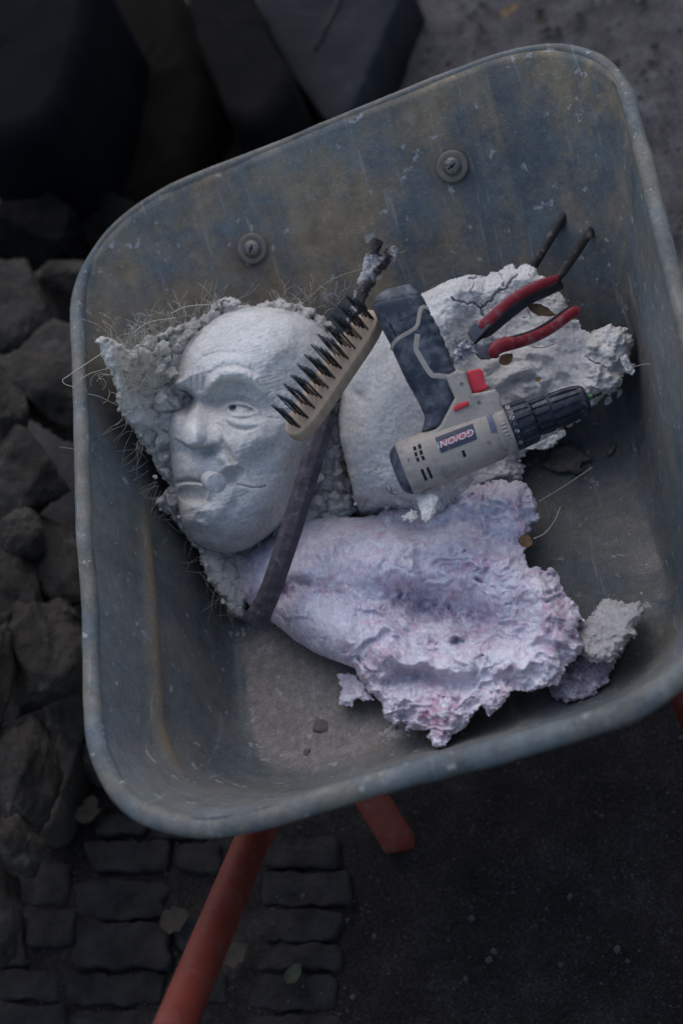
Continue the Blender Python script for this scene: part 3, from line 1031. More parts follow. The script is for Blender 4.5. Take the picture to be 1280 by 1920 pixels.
# ------------------------------------------------------------------ plaster head with cigar
def head():
    face_poly = spline([(480, 576), (525, 577), (572, 590), (612, 622), (636, 670), (640, 720), (618, 780), (588, 835), (568, 895), (552, 950), (520, 990), (480, 1022), (440, 1036),
                        (400, 1034), (362, 1016), (343, 985), (333, 945), (325, 900), (318, 860), (313, 815), (314, 790), (321, 772), (337, 762), (351, 755), (357, 746), (349, 736), (331, 731), (322, 722), (325, 706), (332, 685), (346, 652), (372, 620), (410, 592), (445, 579), (480, 576)], 120)[:-1]
    hd = thing('portrait_sculpture', 'white plaster head of a frowning man with a cigar stub in his mouth', 'sculpture', P(400, 1000, 1.60))

    def h(x, y, sd):
        sdc = np.clip(sd, 0, None)
        t = np.clip(sdc / (165. - 85 * smooth(440, 560, x)), 0, 1)
        H = (180 - 25 * smooth(470, 600, x)) * np.sqrt(np.clip(1 - (1 - t) ** 2.1, 0, 1)) - 25
        H += 14 * G(x, y, 505, 655, 60, 45)
        # the face below the brow steps back from the forehead
        bl = np.interp(x, [320, 345, 368, 388, 400, 417, 437, 458, 477, 496, 530, 560], [727, 734, 742, 738, 722, 714, 711, 714, 724, 742, 765, 780])
        below = smooth(bl - 4, bl + 7, y)
        H -= 38 * below * smooth(800, 735, y) * (1 - .65 * smooth(470, 540, x))
        # brow roll over the near eye, rough on its lower edge
        d, tt = seg_dist(x, y, [(393, 726), (400, 711), (417, 703), (437, 700), (458, 703), (477, 714), (494, 734)])
        fade = 1 - .7 * smooth(.55, 1., tt)
        H += 22 * np.exp(-.5 * (d / 8.5) ** 2) * fade * (1 + .15 * n2(x * 1.4, y, 10, 3, 3))
        H -= 5 * ridge(x, y, [(384, 722), (390, 702), (406, 691), (438, 686), (468, 692), (488, 708)], 3.2)
        H += 6 * ridge(x, y, [(380, 712), (388, 694), (408, 679), (440, 674), (474, 682)], 6.5)
        H -= 4 * ridge(x, y, [(362, 688), (382, 668), (415, 660), (450, 662)], 2.6)
        H += 13 * G(x, y, 399, 717, 8, 7)
        # far brow
        d2, t2 = seg_dist(x, y, [(322, 716), (338, 722), (358, 730)])
        H += 15 * np.exp(-.5 * (d2 / 7.5) ** 2) * (1 + .35 * n2(x, y, 8, 4, 3))
        # frown furrows running into the root of the nose
        H += 10 * G(x, y, 370, 722, 12, 16)
        for q, a_ in (([(361, 696), (358, 714), (360, 735)], 11), ([(371, 690), (371, 712), (368, 736)], 10), ([(381, 694), (383, 714), (379, 738)], 11)):
            H -= a_ * ridge(x, y, q, 2.3)
        # inner eye corners
        H -= 22 * G(x, y, 408, 754, 13, 12)
        H -= 12 * G(x, y, 350, 752, 8, 12)
        # hooded upper lid
        H += 5 * G(x, y, 456, 734, 30, 9, 14)
        H -= 10 * ridge(x, y, [(410, 752), (426, 746), (446, 745), (468, 751), (494, 766)], 2.8)
        # eye: ball, lids, pupil
        H += 19 * G(x, y, 447, 766, 19, 9, 5)
        H += 13 * ridge(x, y, [(415, 765), (427, 757), (445, 754), (464, 758), (483, 770)], 2.6)
        H -= 11 * ridge(x, y, [(420, 769), (432, 763), (448, 761), (464, 764), (479, 772)], 1.7)
        H += 10 * ridge(x, y, [(422, 772), (438, 778), (460, 779), (482, 775)], 2.7)
        H -= 30 * smooth(7.5, 4.0, np.hypot((x - 437) / 1.05, y - 765))
        H += 16 * G(x, y, 434.5, 763, 1.7, 1.7)
        H -= 6 * G(x, y, 470, 770, 4, 2.6)
        # bag
        H += 15 * G(x, y, 450, 789, 26, 8, 6)
        H -= 9 * ridge(x, y, [(417, 778), (424, 792), (438, 801), (460, 805), (480, 801)], 2.4)
        H -= 4 * ridge(x, y, [(428, 781), (446, 786), (470, 785)], 1.6)
        for a, b in (((482, 767), (528, 757)), ((480, 762), (518, 747)), ((484, 777), (524, 785)), ((478, 757), (507, 735)), ((486, 771), (530, 770))):
            H -= 4 * ridge(x, y, [a, ((a[0] + b[0]) / 2, (a[1] + b[1]) / 2 + 2), b], 1.7)
        # nose: bridge, ball, wing, flat underside
        yt = np.clip((y - 740) / 90., 0, 1.2)
        cx = 370 - 8 * yt
        hwl = 9 + 19 * yt ** 1.3
        hwr = 12 + 20 * yt ** 1.3
        u = np.where(x < cx, (cx - x) / hwl, (x - cx) / hwr)
        base = np.interp(x, [330, 340, 352, 366, 392, 410, 420], [822, 828, 836, 840, 837, 832, 824])
        cut = smooth(base + 4, base - 3, y)
        H += (18 + 58 * np.clip(yt, 0, 1) ** 1.1) * np.exp(-.5 * (u / .66) ** 2) * cut * smooth(728, 748, y)
        H += 28 * np.clip(1 - ((x - 362) / 26) ** 2 - ((y - 814) / 24) ** 2, 0, 1) ** .6 * cut
        H += 10 * np.clip(1 - ((x - 400) / 20) ** 2 - ((y - 816) / 22) ** 2, 0, 1) ** .9 * cut
        H -= 5 * ridge(x, y, [(388, 800), (398, 796), (410, 798), (419, 810), (418, 828)], 2.6)
        H -= 2 * ridge(x, y, [(384, 806), (384, 822)], 4)
        H -= 18 * G(x, y, 378, 847, 27, 6, -2)
        H -= 9 * G(x, y, 362, 842, 5, 3) + 9 * G(x, y, 394, 841, 6, 3)
        H -= 15 * ridge(x, y, [(356, 760), (347, 782), (338, 804), (333, 822)], 3.8)
        # far cheek, near cheek
        H += 16 * G(x, y, 328, 800, 11, 26)
        H += 30 * G(x, y, 476, 826, 36, 24, -18)
        H -= 6 * ridge(x, y, [(446, 872), (470, 870), (498, 856), (520, 834), (532, 812)], 9)
        H -= 12 * ridge(x, y, [(416, 824), (424, 842), (438, 864), (452, 880)], 3.6)
        H += 9 * ridge(x, y, [(404, 846), (418, 862), (432, 878)], 6)
        # muzzle, philtrum
        H += 26 * G(x, y, 370, 880, 34, 20)
        H -= 6 * ridge(x, y, [(369, 850), (365, 875), (364, 896)], 3.4)
        H += 4 * ridge(x, y, [(360, 852), (355, 880)], 3)
        H += 4 * ridge(x, y, [(380, 852), (376, 880)], 3)
        # mouth slit, lip rim, hollow below it
        H -= 26 * ridge(x, y, [(333, 904), (350, 900), (370, 901), (392, 904)], 2.6, False)
        H += 11 * ridge(x, y, [(330, 934), (331, 918), (337, 909), (352, 908), (372, 909), (386, 912), (391, 920), (390, 934)], 2.7, False)
        H -= 18 * np.clip(1 - np.abs((x - 361) / 27) ** 4 - np.abs((y - 927) / 13) ** 4, 0, 1) ** .7
        H += 7 * ridge(x, y, [(340, 944), (362, 947), (386, 943)], 4)
        # lip corner fold and the hollow beside the cigar
        H -= 26 * G(x, y, 434, 896, 10, 10, -20)
        H -= 14 * G(x, y, 446, 884, 9, 6)
        H += 7 * ridge(x, y, [(412, 884), (426, 875), (446, 871), (460, 880), (462, 892)], 3.6)
        H -= 6 * (1 + .9 * n2(x, y, 12, 31, 2)) * ridge(x, y, [(446, 908), (458, 911), (472, 914), (488, 914), (498, 911)], .9, False)
        # chin pad with lumps, dark underside
        H += 26 * G(x, y, 366, 964, 26, 16) * (1 + .35 * n2(x, y, 22, 8, 3))
        H += 9 * ridge(x, y, [(346, 955), (362, 950), (382, 956)], 5)
        H += 8 * ridge(x, y, [(350, 972), (368, 978), (392, 988)], 4)
        H -= 12 * G(x, y, 364, 1002, 28, 9)
        H -= 9 * ridge(x, y, [(452, 915), (436, 950), (408, 985)], 10)
        H += 7 * G(x, y, 480, 950, 40, 40)
        # hand-smoothed unevenness, comb and finger marks
        H += 4.0 * n2(x, y, 60, 1, 3) + 1.3 * n2(x, y, 22, 2, 3) + .5 * n2(x, y, 5, 3, 3)
        H += 1.6 * n2(x + 3 * y, (y - .5 * x) * .3, 9, 5, 2) * smooth(0, 1, n2(x, y, 70, 6, 2) + .4)
        c1, c2_, rid = cells(x, y, 30, 3)
        H -= 3.0 * np.exp(-.5 * (c1 / .045) ** 2) * (rid > .7)
        c1, c2_, rid = cells(x + 2 * n2(x, y, 6, 9), y, 46, 6)
        H -= 3.5 * np.exp(-.5 * (c1 / .05) ** 2) * (rid > .75)
        return H

    relief('face', face_poly, h, lambda x, y: 1.515 - (y - 800) * .00004, 1.4, .05, M['plaster'], hd, rag=.8, ragscale=30, seed=1)

    back_poly = [(178, 642), (186, 630), (204, 628), (226, 644), (244, 652), (262, 640), (300, 622), (345, 606), (372, 598), (395, 578), (412, 560), (432, 554), (446, 566), (470, 572), (510, 562), (530, 560),
                 (560, 566), (590, 580), (618, 600), (655, 640), (660, 700), (640, 780), (645, 860), (662, 905), (668, 960), (640, 985), (560, 1010), (500, 1050), (470, 1120), (456, 1162), (430, 1152), (414, 1120),
                 (392, 1098), (378, 1068), (368, 1032), (346, 1000), (326, 976), (285, 944), (306, 925), (322, 912), (302, 892), (286, 868), (268, 838), (246, 808), (222, 768), (220, 732), (204, 700), (192, 668)]

    def hb(x, y, sd):
        f1, f2, rid = cells(x + 6 * n2(x, y, 20, 1), y + 6 * n2(x, y, 20, 2), 30, 5)
        g1, g2, rid2 = cells(x, y, 13, 9)
        edge = np.clip(f2 - f1, 0, .25) / .25
        H = 14 * edge + 30 * rid + 4 * np.clip(g2 - g1, 0, .3) / .3 * (rid2 > .6) + 5 * rid2
        H += 12 * n2(x, y, 34, 3, 5, .5) + 1.5 * n2(x, y, 7, 4, 3)
        H *= .72
        # smooth plastered lip on the left point and the lower strip
        lip = ridge(x, y, [(190, 640), (212, 676), (240, 740), (270, 790)], 17, False)
        H = H * (1 - .85 * lip) + lip * (40 + 5 * n2(x, y, 14, 6, 3))
        low = ridge(x, y, [(396, 1040), (415, 1085), (438, 1135)], 15, False)
        H = H * (1 - .7 * low) + low * 24
        H = H * smooth(-2, 9, sd)
        return H

    def Db(x, y):
        d = 1.475 + .065 * smooth(190, 400, x) - .01 * smooth(500, 650, x)
        return d - .02 * smooth(980, 1120, y)

    relief('clay_backing', back_poly, hb, Db, 2.0, lambda x, y, sd: .05 + .03 * smooth(0, 30, sd), M['backing'], hd, rag=7, ragscale=16, seed=4)
    # cigar stub
    a = P(393, 899, 1.40); b = P(406, 906, 1.352)
    path = np.array([a + (b - a) * t for t in (0, .3, .6, .85, .95, .985, .995, 1.)])
    v, f = sweep(path, [.0088, .0092, .0094, .0096, .0097, .0096, .0092, .0084], None, 24, up=UPV)
    v = v + .0016 * fbm(v * 140, 4)[:, None] * (TOW + .5 * RGT)
    link('cigar', v, f, M['greyfrag'], hd)
    # broken chunks of clay
    spots = []
    band = [(235, 690), (262, 665), (300, 650), (330, 640), (355, 622), (380, 602), (405, 575), (420, 568), (436, 572), (300, 690), (318, 668), (285, 720), (300, 750), (270, 760), (290, 790), (250, 790), (300, 830),
            (308, 860), (290, 895), (312, 935), (300, 950), (332, 970), (372, 1040), (385, 1065), (398, 1090), (425, 1130), (440, 1050), (420, 1055), (600, 905), (625, 930), (610, 950), (590, 940), (640, 905), (650, 930),
            (545, 575), (560, 570), (575, 585), (600, 600), (260, 812), (285, 845), (345, 636), (365, 612), (318, 700), (330, 652), (275, 690), (240, 730), (630, 880), (640, 950)]
    rg = np.random.default_rng(21)
    for k, (x, y) in enumerate(band):
        x += rg.uniform(-6, 6); y += rg.uniform(-6, 6)
        r = (rg.choice([7, 10, 14, 19], p=[.25, .35, .28, .12]) if y < 780 or x > 560 else rg.choice([4, 6, 9], p=[.4, .35, .25]))
        D = float(Db(np.array(x), np.array(y))) - .022
        v, f = rock_mesh(np.array([1, rg.uniform(.6, 1), rg.uniform(.35, .6)]) * r / 1850, 100 + k, 3, flat=.5, amp=.4)
        v = rot_z(v, rg.uniform(0, 6))
        link('clay_chunk', v + P(x, y, D), f, M['backing'], hd, False)
    # straw fibres
    mb = MB()

    def fibre(x, y, D, ang, L, bend, lift, r=.0002, n=9):
        pts = []
        cx_, cy_, a_ = x, y, ang
        for i in range(n):
            pts.append(P(cx_, cy_, D - lift * math.sin(math.pi * i / (n - 1))))
            a_ += bend / n + rg.normal() * .05
            cx_ += math.cos(a_) * L / n; cy_ += math.sin(a_) * L / n
        mb.add(*sweep(np.array(pts), r, None, 3, up=TOW, cap=False))

    for k in range(330):       # matted tuft behind the face
        t = rg.uniform()
        x, y = min(rg.normal(262, 24), 300), rg.normal(692, 40)
        fibre(x, y, float(Db(np.array(x), np.array(y))) - .028 - rg.uniform(0, .008), rg.uniform(-3.6, .2) if x > 275 else rg.uniform(-2.6, 1.2), rg.uniform(25, 62), rg.normal() * 1.6, rg.uniform(.002, .012))
    for k in range(70):        # along the top of the head
        x = rg.uniform(215, 440); y = np.interp(x, [215, 260, 345, 440], [640, 645, 608, 562]) + rg.uniform(-3, 12)
        fibre(x, y, float(Db(np.array(x), np.array(y))) - .02, rg.uniform(-2.9, -.2), rg.uniform(25, 90), rg.normal() * .9, rg.uniform(.002, .02), .00017)
    for k in range(55):        # left and lower edge
        t = rg.uniform(0, 1)
        x = np.interp(t, [0, .25, .5, .75, 1], [225, 260, 300, 375, 440]); y = np.interp(t, [0, .25, .5, .75, 1], [760, 830, 925, 1050, 1160])
        fibre(x + rg.uniform(-4, 8), y, float(Db(np.array(x), np.array(y))) - .005, rg.uniform(1.2, 3.6), rg.uniform(20, 95), rg.normal() * .8, rg.uniform(0, .012), .00015)
    for k in range(40):
        x = rg.uniform(500, 640); y = rg.uniform(560, 580)
        fibre(x, y, 1.50, rg.uniform(-2.8, -.3), rg.uniform(20, 60), rg.normal() * 1.5, .008, .0002)
    for (pts, r) in (([(195, 660, 1.44), (150, 690, 1.41), (128, 705, 1.40), (118, 712, 1.40), (122, 720, 1.40), (140, 726, 1.40)], .0005), ([(224, 762, 1.46), (190, 745, 1.44), (165, 738, 1.43)], .0004),
                     ([(112, 838, 1.44), (140, 842, 1.43), (180, 850, 1.44)], .0002), ([(205, 690, 1.45), (170, 700, 1.42), (150, 712, 1.41)], .0004), ([(560, 575, 1.47), (620, 525, 1.47), (690, 500, 1.48), (760, 470, 1.5)], .0003),
                     ([(240, 940, 1.5), (243, 1010, 1.5), (248, 1070, 1.5), (236, 1120, 1.5)], .0003), ([(250, 624, 1.45), (280, 604, 1.45), (330, 596, 1.46)], .0006), ([(320, 588, 1.47), (350, 575, 1.47), (400, 570, 1.47)], .0006)):
        pp = np.array([P(*q) for q in pts])
        mb.add(*sweep(spline(pp, 20), r, None, 4, up=TOW, cap=False))
    o = mb.obj('straw_fibre', M['straw'], hd)
    stuff(o)


head()


# ------------------------------------------------------------------ white plaster cast under the drill
def cast():
    poly = [(648, 705), (655, 682), (672, 655), (688, 632), (700, 618), (716, 606), (735, 585), (762, 562), (800, 545), (840, 524), (880, 514), (908, 516), (935, 504), (962, 496), (985, 494), (1005, 502), (1020, 520), (1040, 532), (1055, 552),
            (1075, 580), (1090, 618), (1105, 622), (1125, 610), (1150, 610), (1165, 606), (1176, 618), (1188, 628), (1189, 652), (1180, 668), (1190, 690), (1180, 702), (1170, 690), (1166, 720), (1160, 738), (1135, 742), (1112, 760), (1098, 778),
            (1085, 790), (1062, 800), (1045, 835), (1015, 842), (1000, 836), (975, 860), (985, 885), (978, 905), (945, 915), (900, 935), (850, 960), (800, 985), (740, 990), (690, 985), (664, 965), (662, 930), (655, 900), (645, 860), (636, 820), (634, 780), (640, 735)]
    ct = thing('plaster_cast', 'chalky white plaster face cast lying under the drill and pliers', 'plaster cast', P(850, 800, 1.57))

    def h(x, y, sd):
        sdc = np.clip(sd, 0, None)
        H = 42 * np.sqrt(np.clip(sdc / 30, 0, 1)) * smooth(780, 860, x)
        # smooth dome on the left
        q = np.clip(1 - ((x - 742) / 115) ** 2 - ((y - 775) / 190) ** 2, 0, 1)
        dome = smooth(870, 800, x)
        H += 150 * np.sqrt(np.clip(1 - (1 - np.clip(sdc / 125, 0, 1)) ** 2, 0, 1)) * smooth(900, 780, x) - 12 * dome
        # little peak and hollow near the brush
        H += 12 * G(x, y, 668, 705, 12, 16)
        H -= 10 * G(x, y, 672, 742, 10, 5, 40)
        # sloping slab at the top
        H += 22 * G(x, y, 900, 570, 90, 45, -10)
        H += 14 * G(x, y, 985, 525, 34, 18)
        # folds blob
        b = G(x, y, 1000, 712, 66, 44)
        d = np.hypot((x - 985) / 1.3, y - 735)
        wv = n2(x, y, 40, 3, 3) * 9
        H += b * (48 + 11 * np.sin((d + wv) / 5.2) * smooth(0, 1, .7 + n2(x, y, 30, 5, 2)) + 7 * np.sin((x * .5 + y * .9 + 1.6 * wv) / 7))
        H += 7 * ridge(x, y, [(932, 690), (945, 670), (975, 660), (1010, 662), (1050, 674), (1075, 695)], 7)
        H -= 10 * ridge(x, y, [(1082, 600), (1086, 640), (1092, 690), (1088, 730)], 7)
        # rough right lobe
        rl = smooth(1070, 1110, x)
        H += rl * (18 + 13 * n2(x, y, 30, 6, 5, .5) + 3 * np.abs(n2(x, y, 9, 7, 3)))
        H -= 22 * G(x, y, 1150, 694, 9, 5) + 18 * G(x, y, 1163, 683, 6, 5)
        # crumbly lower edge
        lo = smooth(850, 915, y)
        f1, f2, rid = cells(x + 5 * n2(x, y, 16, 1), y + 5 * n2(x, y, 16, 2), 26, 8)
        H += lo * (12 * (rid - .5) * smooth(0, .3, f2 - f1) + 8 * n2(x, y, 24, 9, 4, .5))
        # rough, cracked everywhere off the dome
        off = 1 - dome * (q > .05) * smooth(0, .25, q)
        H += off * (11 * n2(x, y, 46, 10, 5, .5) + .7 * np.abs(n2(x, y, 8, 11, 3)))
        rk = off * smooth(0, .4, np.maximum(rl, lo) + .0)
        H = H * (1 - .4 * rk) + .4 * rk * terrace(H + 10 * n2(x, y, 30, 22, 3), 16, .7)
        H += 2.5 * n2(x, y, 50, 12, 3) + .8 * n2(x, y, 7, 13, 3)
        for pts in ([(845, 560), (870, 568), (890, 570), (900, 578), (918, 566), (930, 548), (950, 540), (968, 515)], [(938, 512), (942, 526), (944, 534)], [(878, 522), (905, 520)], [(900, 578), (905, 592)], [(1098, 670), (1120, 682), (1135, 688)]):
            H -= 13 * ridge(x + 4 * n2(x, y, 10, 4), y + 4 * n2(x, y, 10, 5), pts, 1.0, False)
        return H

    def D0(x, y):
        return 1.505 - .055 * smooth(950, 1150, x) - .02 * smooth(600, 900, y) + .085 * smooth(905, 985, y) * smooth(840, 720, x)

    relief('cast_shell', poly, h, D0, 1.7, lambda x, y, sd: .018 + .045 * smooth(0, 40, sd), M['cast'], ct, rag=lambda x, y: 1 + 8 * np.maximum(smooth(760, 900, x + .5 * (y - 700)), smooth(890, 950, y)), ragscale=20, seed=8)
    # flake at the lower edge under the chuck
    fl = [(962, 848), (1000, 832), (1035, 815), (1062, 803), (1060, 818), (1045, 826), (1038, 838), (1020, 842), (1008, 842)]
    relief('flake', fl, lambda x, y, s: 6 * n2(x, y, 14, 3, 3), lambda x, y: 1.415 + 0 * x, 2, .006, M['cast'], ct, rag=3)
    fl = [(1160, 668), (1172, 662), (1182, 680), (1190, 694), (1186, 704), (1174, 700), (1166, 686)]
    relief('flake', fl, lambda x, y, s: 5 * n2(x, y, 10, 4, 3), lambda x, y: 1.385 + 0 * x, 1.5, .004, M['cast'], ct, rag=2)

    rg = np.random.default_rng(44)
    pa = np.array(poly, float)

    def surf(x, y):
        sdv = poly_sdf(x, y, pa)
        return sdv, D0(x, y) - h(x, y, sdv) / 1900.

    zones = [(700, 955, 34, 12), (740, 945, 26, 12), (960, 885, 20, 10), (900, 905, 40, 10), (700, 640, 12, 10), (1150, 735, 14, 8), (860, 930, 30, 8)]
    zz_ = np.array([zones[k_ % len(zones)] for k_ in range(34)], float)
    cx_, cy_ = rg.normal(zz_[:, 0], zz_[:, 2]), rg.normal(zz_[:, 1], zz_[:, 3])
    sdv, Dv = surf(cx_, cy_)
    for k_ in range(34):
        r = rg.choice([4, 6, 9, 13], p=[.3, .35, .25, .1])
        v, f = rock_mesh(np.array([1, rg.uniform(.6, 1), rg.uniform(.4, .8)]) * r / 1900, 300 + k_, 2, flat=.6, amp=.3)
        link('plaster_lump', rot_z(v, rg.uniform(0, 6)) + P(cx_[k_], cy_[k_], Dv[k_] if sdv[k_] > 3 else 1.44), f, M['cast'], ct, False)
    n_ = 70
    hx, hy = np.zeros((n_, 6)), np.zeros((n_, 6))
    hx[:, 0] = np.where(np.arange(n_) < 50, rg.uniform(800, 1070, n_), rg.uniform(660, 820, n_))
    hy[:, 0] = np.where(np.arange(n_) < 50, rg.uniform(505, 690, n_), rg.uniform(880, 970, n_))
    an, L, bn = rg.uniform(0, 6.28, n_), rg.uniform(8, 34, n_), rg.normal(size=n_) * .9
    for i in range(1, 6):
        an = an + bn / 6
        hx[:, i] = hx[:, i - 1] + np.cos(an) * L / 6; hy[:, i] = hy[:, i - 1] + np.sin(an) * L / 6
    sdv, Dv = surf(hx, hy)
    mb = MB()
    for k_ in range(n_):
        if sdv[k_].min() > 4:
            mb.add(*sweep(P(hx[k_], hy[k_], Dv[k_] - .0006), rg.choice([.00016, .00025, .0004]), None, 4, up=TOW, cap=False))
    stuff(mb.obj('hair_fibre', M['fibredark'], ct))


cast()


# ------------------------------------------------------------------ lilac face cast
def lilac():
    poly = [(440, 1078), (441, 1050), (455, 1030), (480, 1014), (520, 996), (552, 978), (590, 968), (640, 968), (690, 970), (715, 958), (745, 944), (775, 936), (800, 944), (830, 926), (860, 915), (900, 904), (930, 908), (962, 898), (985, 905), (996, 925), (1012, 942),
            (1010, 965), (998, 985), (990, 1005), (988, 1040), (992, 1062), (1015, 1062), (1035, 1070), (1055, 1092), (1066, 1118), (1082, 1140), (1092, 1160), (1082, 1178), (1096, 1205), (1090, 1225), (1072, 1240), (1058, 1262), (1040, 1285), (1020, 1280), (1000, 1300), (975, 1302),
            (955, 1298), (940, 1322), (915, 1340), (900, 1328), (880, 1352), (860, 1372), (838, 1402), (815, 1398), (795, 1370), (772, 1372), (752, 1352), (738, 1372), (722, 1345), (712, 1312), (690, 1300), (678, 1280), (664, 1255), (640, 1245), (590, 1226), (550, 1200), (515, 1172), (480, 1150), (452, 1120)]
    ob = thing('plaster_cast', 'lilac and pink stained plaster face cast with ragged edges', 'plaster cast', P(780, 1200, 1.46))

    def h(x, y, sd):
        sdc = np.clip(sd, 0, None)
        H = 10 + 95 * np.sqrt(np.clip(1 - (1 - np.clip(sdc / 95, 0, 1)) ** 2, 0, 1)) * smooth(820, 700, x) + 34 * np.sqrt(np.clip(sdc / 40, 0, 1)) * smooth(700, 820, x)
        # long smooth forehead-like form on the left, crest running to the right
        H += 60 * G(x, y, 690, 1045, 150, 50, 8)
        H += 32 * G(x, y, 880, 1040, 90, 34, 12)
        H += 22 * G(x, y, 560, 1150, 60, 28, 28)
        # nose bump and the dark nostril hollow
        H += 22 * G(x, y, 564, 1072, 20, 12, 20)
        H -= 10 * ridge(x, y, [(545, 1085), (562, 1096), (582, 1098)], 4)
        H -= 24 * G(x, y, 535, 1110, 20, 11, -18)
        H += 8 * G(x, y, 575, 1130, 12, 26, -15)
        H -= 6 * ridge(x, y, [(592, 1020), (590, 1045), (600, 1052)], 4)
        # main valley across the middle
        H -= 62 * G(x, y, 805, 1140, 62, 22, 12)
        H -= 40 * G(x, y, 905, 1170, 46, 22, 25)
        H += 24 * G(x, y, 850, 1195, 40, 18, 20)
        H += 42 * ridge(x, y, [(705, 1210), (770, 1245), (840, 1262), (905, 1235)], 17)
        H += 44 * ridge(x, y, [(960, 1075), (1010, 1115), (1050, 1180), (1040, 1240)], 24)
        H -= 48 * ridge(x, y, [(690, 1290), (740, 1275), (790, 1262), (840, 1282), (900, 1284)], 11)
        H -= 20 * ridge(x, y, [(905, 1290), (950, 1272), (985, 1300)], 10)
        H += 16 * ridge(x, y, [(770, 1310), (810, 1345), (835, 1385)], 14)
        # ridge behind at the top right
        H += 40 * ridge(x, y, [(840, 950), (900, 930), (965, 925), (985, 975)], 22)
        H -= 26 * ridge(x, y, [(730, 985), (800, 990), (870, 985), (940, 1020), (985, 1020)], 13)
        H += 16 * ridge(x, y, [(700, 975), (740, 958), (780, 950)], 12)
        # wet-plaster folds, stronger to the right
        wx = x + 38 * n2(x, y, 90, 1, 3); wy = y + 38 * n2(x, y, 90, 2, 3)
        k = smooth(620, 780, x + .35 * (y - 1100))
        fold = (1 - np.abs(n2(wx * .7, wy, 66, 5, 3, .5))) ** 2
        f1, f2, rid = cells(wx + 8 * n2(x, y, 22, 14), wy + 8 * n2(x, y, 22, 15), 38, 4)
        g1, g2, rid2 = cells(x + 5 * n2(x, y, 12, 16), y + 5 * n2(x, y, 12, 17), 17, 6)
        rim_ = np.exp(-sdc / 30.) * smooth(640, 760, x)
        H += k * (18 * (fold - .6) + 9 * n2(wx, wy, 44, 6, 5, .5))
        H += (.35 * k + rim_) * (10 * (rid - .5) * smooth(0, .12, f2 - f1) + 6 * (rid2 - .5) * smooth(0, .15, g2 - g1) + 5 * n2(x, y, 18, 19, 4, .55))
        H += k * (.7 * n2(x, y, 9, 11, 4, .6))
        rr_ = np.hypot(x - 858 + 6 * n2(x, y, 30, 23), (y - 1203) * 1.25 + 6 * n2(x, y, 30, 24))
        an_ = np.arctan2(y - 1203, x - 858)
        H += 11 * np.cos(rr_ / 7.5 + an_) * np.exp(-(rr_ / 52) ** 2) - 22 * np.exp(-(rr_ / 9) ** 2)
        # small pits and torn holes
        H -= k * 10 * np.exp(-.5 * (g1 / .13) ** 2) * (rid2 > .93)
        for q in ([(745, 1105), (752, 1112), (748, 1120)], [(893, 1086), (903, 1092)], [(855, 1196), (868, 1203)], [(672, 1235), (680, 1250), (690, 1262)]):
            H -= 16 * ridge(x, y, q, 2.5, False)
        H += (1 - k) * (3.5 * n2(wx, wy, 26, 9, 4) + 1.0 * n2(x * 2.2, y, 8, 10, 3))
        return H

    def D0(x, y):
        return floor_depth(x, y) - .035 - .02 * smooth(700, 1000, x)

    def pig_shade(x, y, sd, H):
        p = .95 * G(x, y, 527, 1108, 18, 12, -18) + .5 * G(x, y, 500, 1128, 22, 14) + .5 * G(x, y, 800, 1135, 60, 18, 12) + .45 * G(x, y, 890, 1180, 40, 20) + .3 * G(x, y, 470, 1060, 20, 40)  # dark purple stain; in the valleys, shade put into the colour
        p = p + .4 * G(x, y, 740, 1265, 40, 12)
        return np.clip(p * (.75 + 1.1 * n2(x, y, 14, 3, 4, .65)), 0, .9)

    def pink(x, y, sd, H):
        p = .9 * G(x, y, 818, 1335, 26, 30, 50) + .4 * G(x, y, 1050, 1190, 26, 40, -20) + .3 * G(x, y, 780, 965, 50, 16) + .3 * G(x, y, 1030, 1130, 30, 22) + .35 * G(x, y, 610, 1100, 20, 20) + .4 * G(x, y, 870, 1060, 40, 16)
        return np.clip(p * (.6 + 1.6 * n2(x, y, 18, 5, 4, .65)), 0, .85)

    relief('cast_shell', poly, h, D0, 1.7, lambda x, y, sd: .012 + .03 * smooth(0, 40, sd), M['purple'], ob, rag=lambda x, y: 1 + 10 * smooth(640, 740, x), ragscale=26, seed=12, extra={'pigment_shade': pig_shade, 'pinkness': pink})
    # torn tab at the lower left
    tab = [(628, 1264), (650, 1262), (668, 1262), (690, 1290), (700, 1312), (684, 1316), (668, 1312), (658, 1328), (640, 1326), (632, 1312), (638, 1290)]
    relief('torn_tab', tab, lambda x, y, s: 8 * n2(x, y, 18, 3, 4) + 10 * np.sqrt(np.clip(s, 0, 12) / 12), lambda x, y: floor_depth(x, y) - .028, 1.7, .012, M['purple'], ob, rag=4, ragscale=9, extra={'pigment_shade': lambda x, y, s, h: .25 * G(x, y, 655, 1285, 14, 10), 'pinkness': lambda x, y, s, h: 0 * x})


lilac()


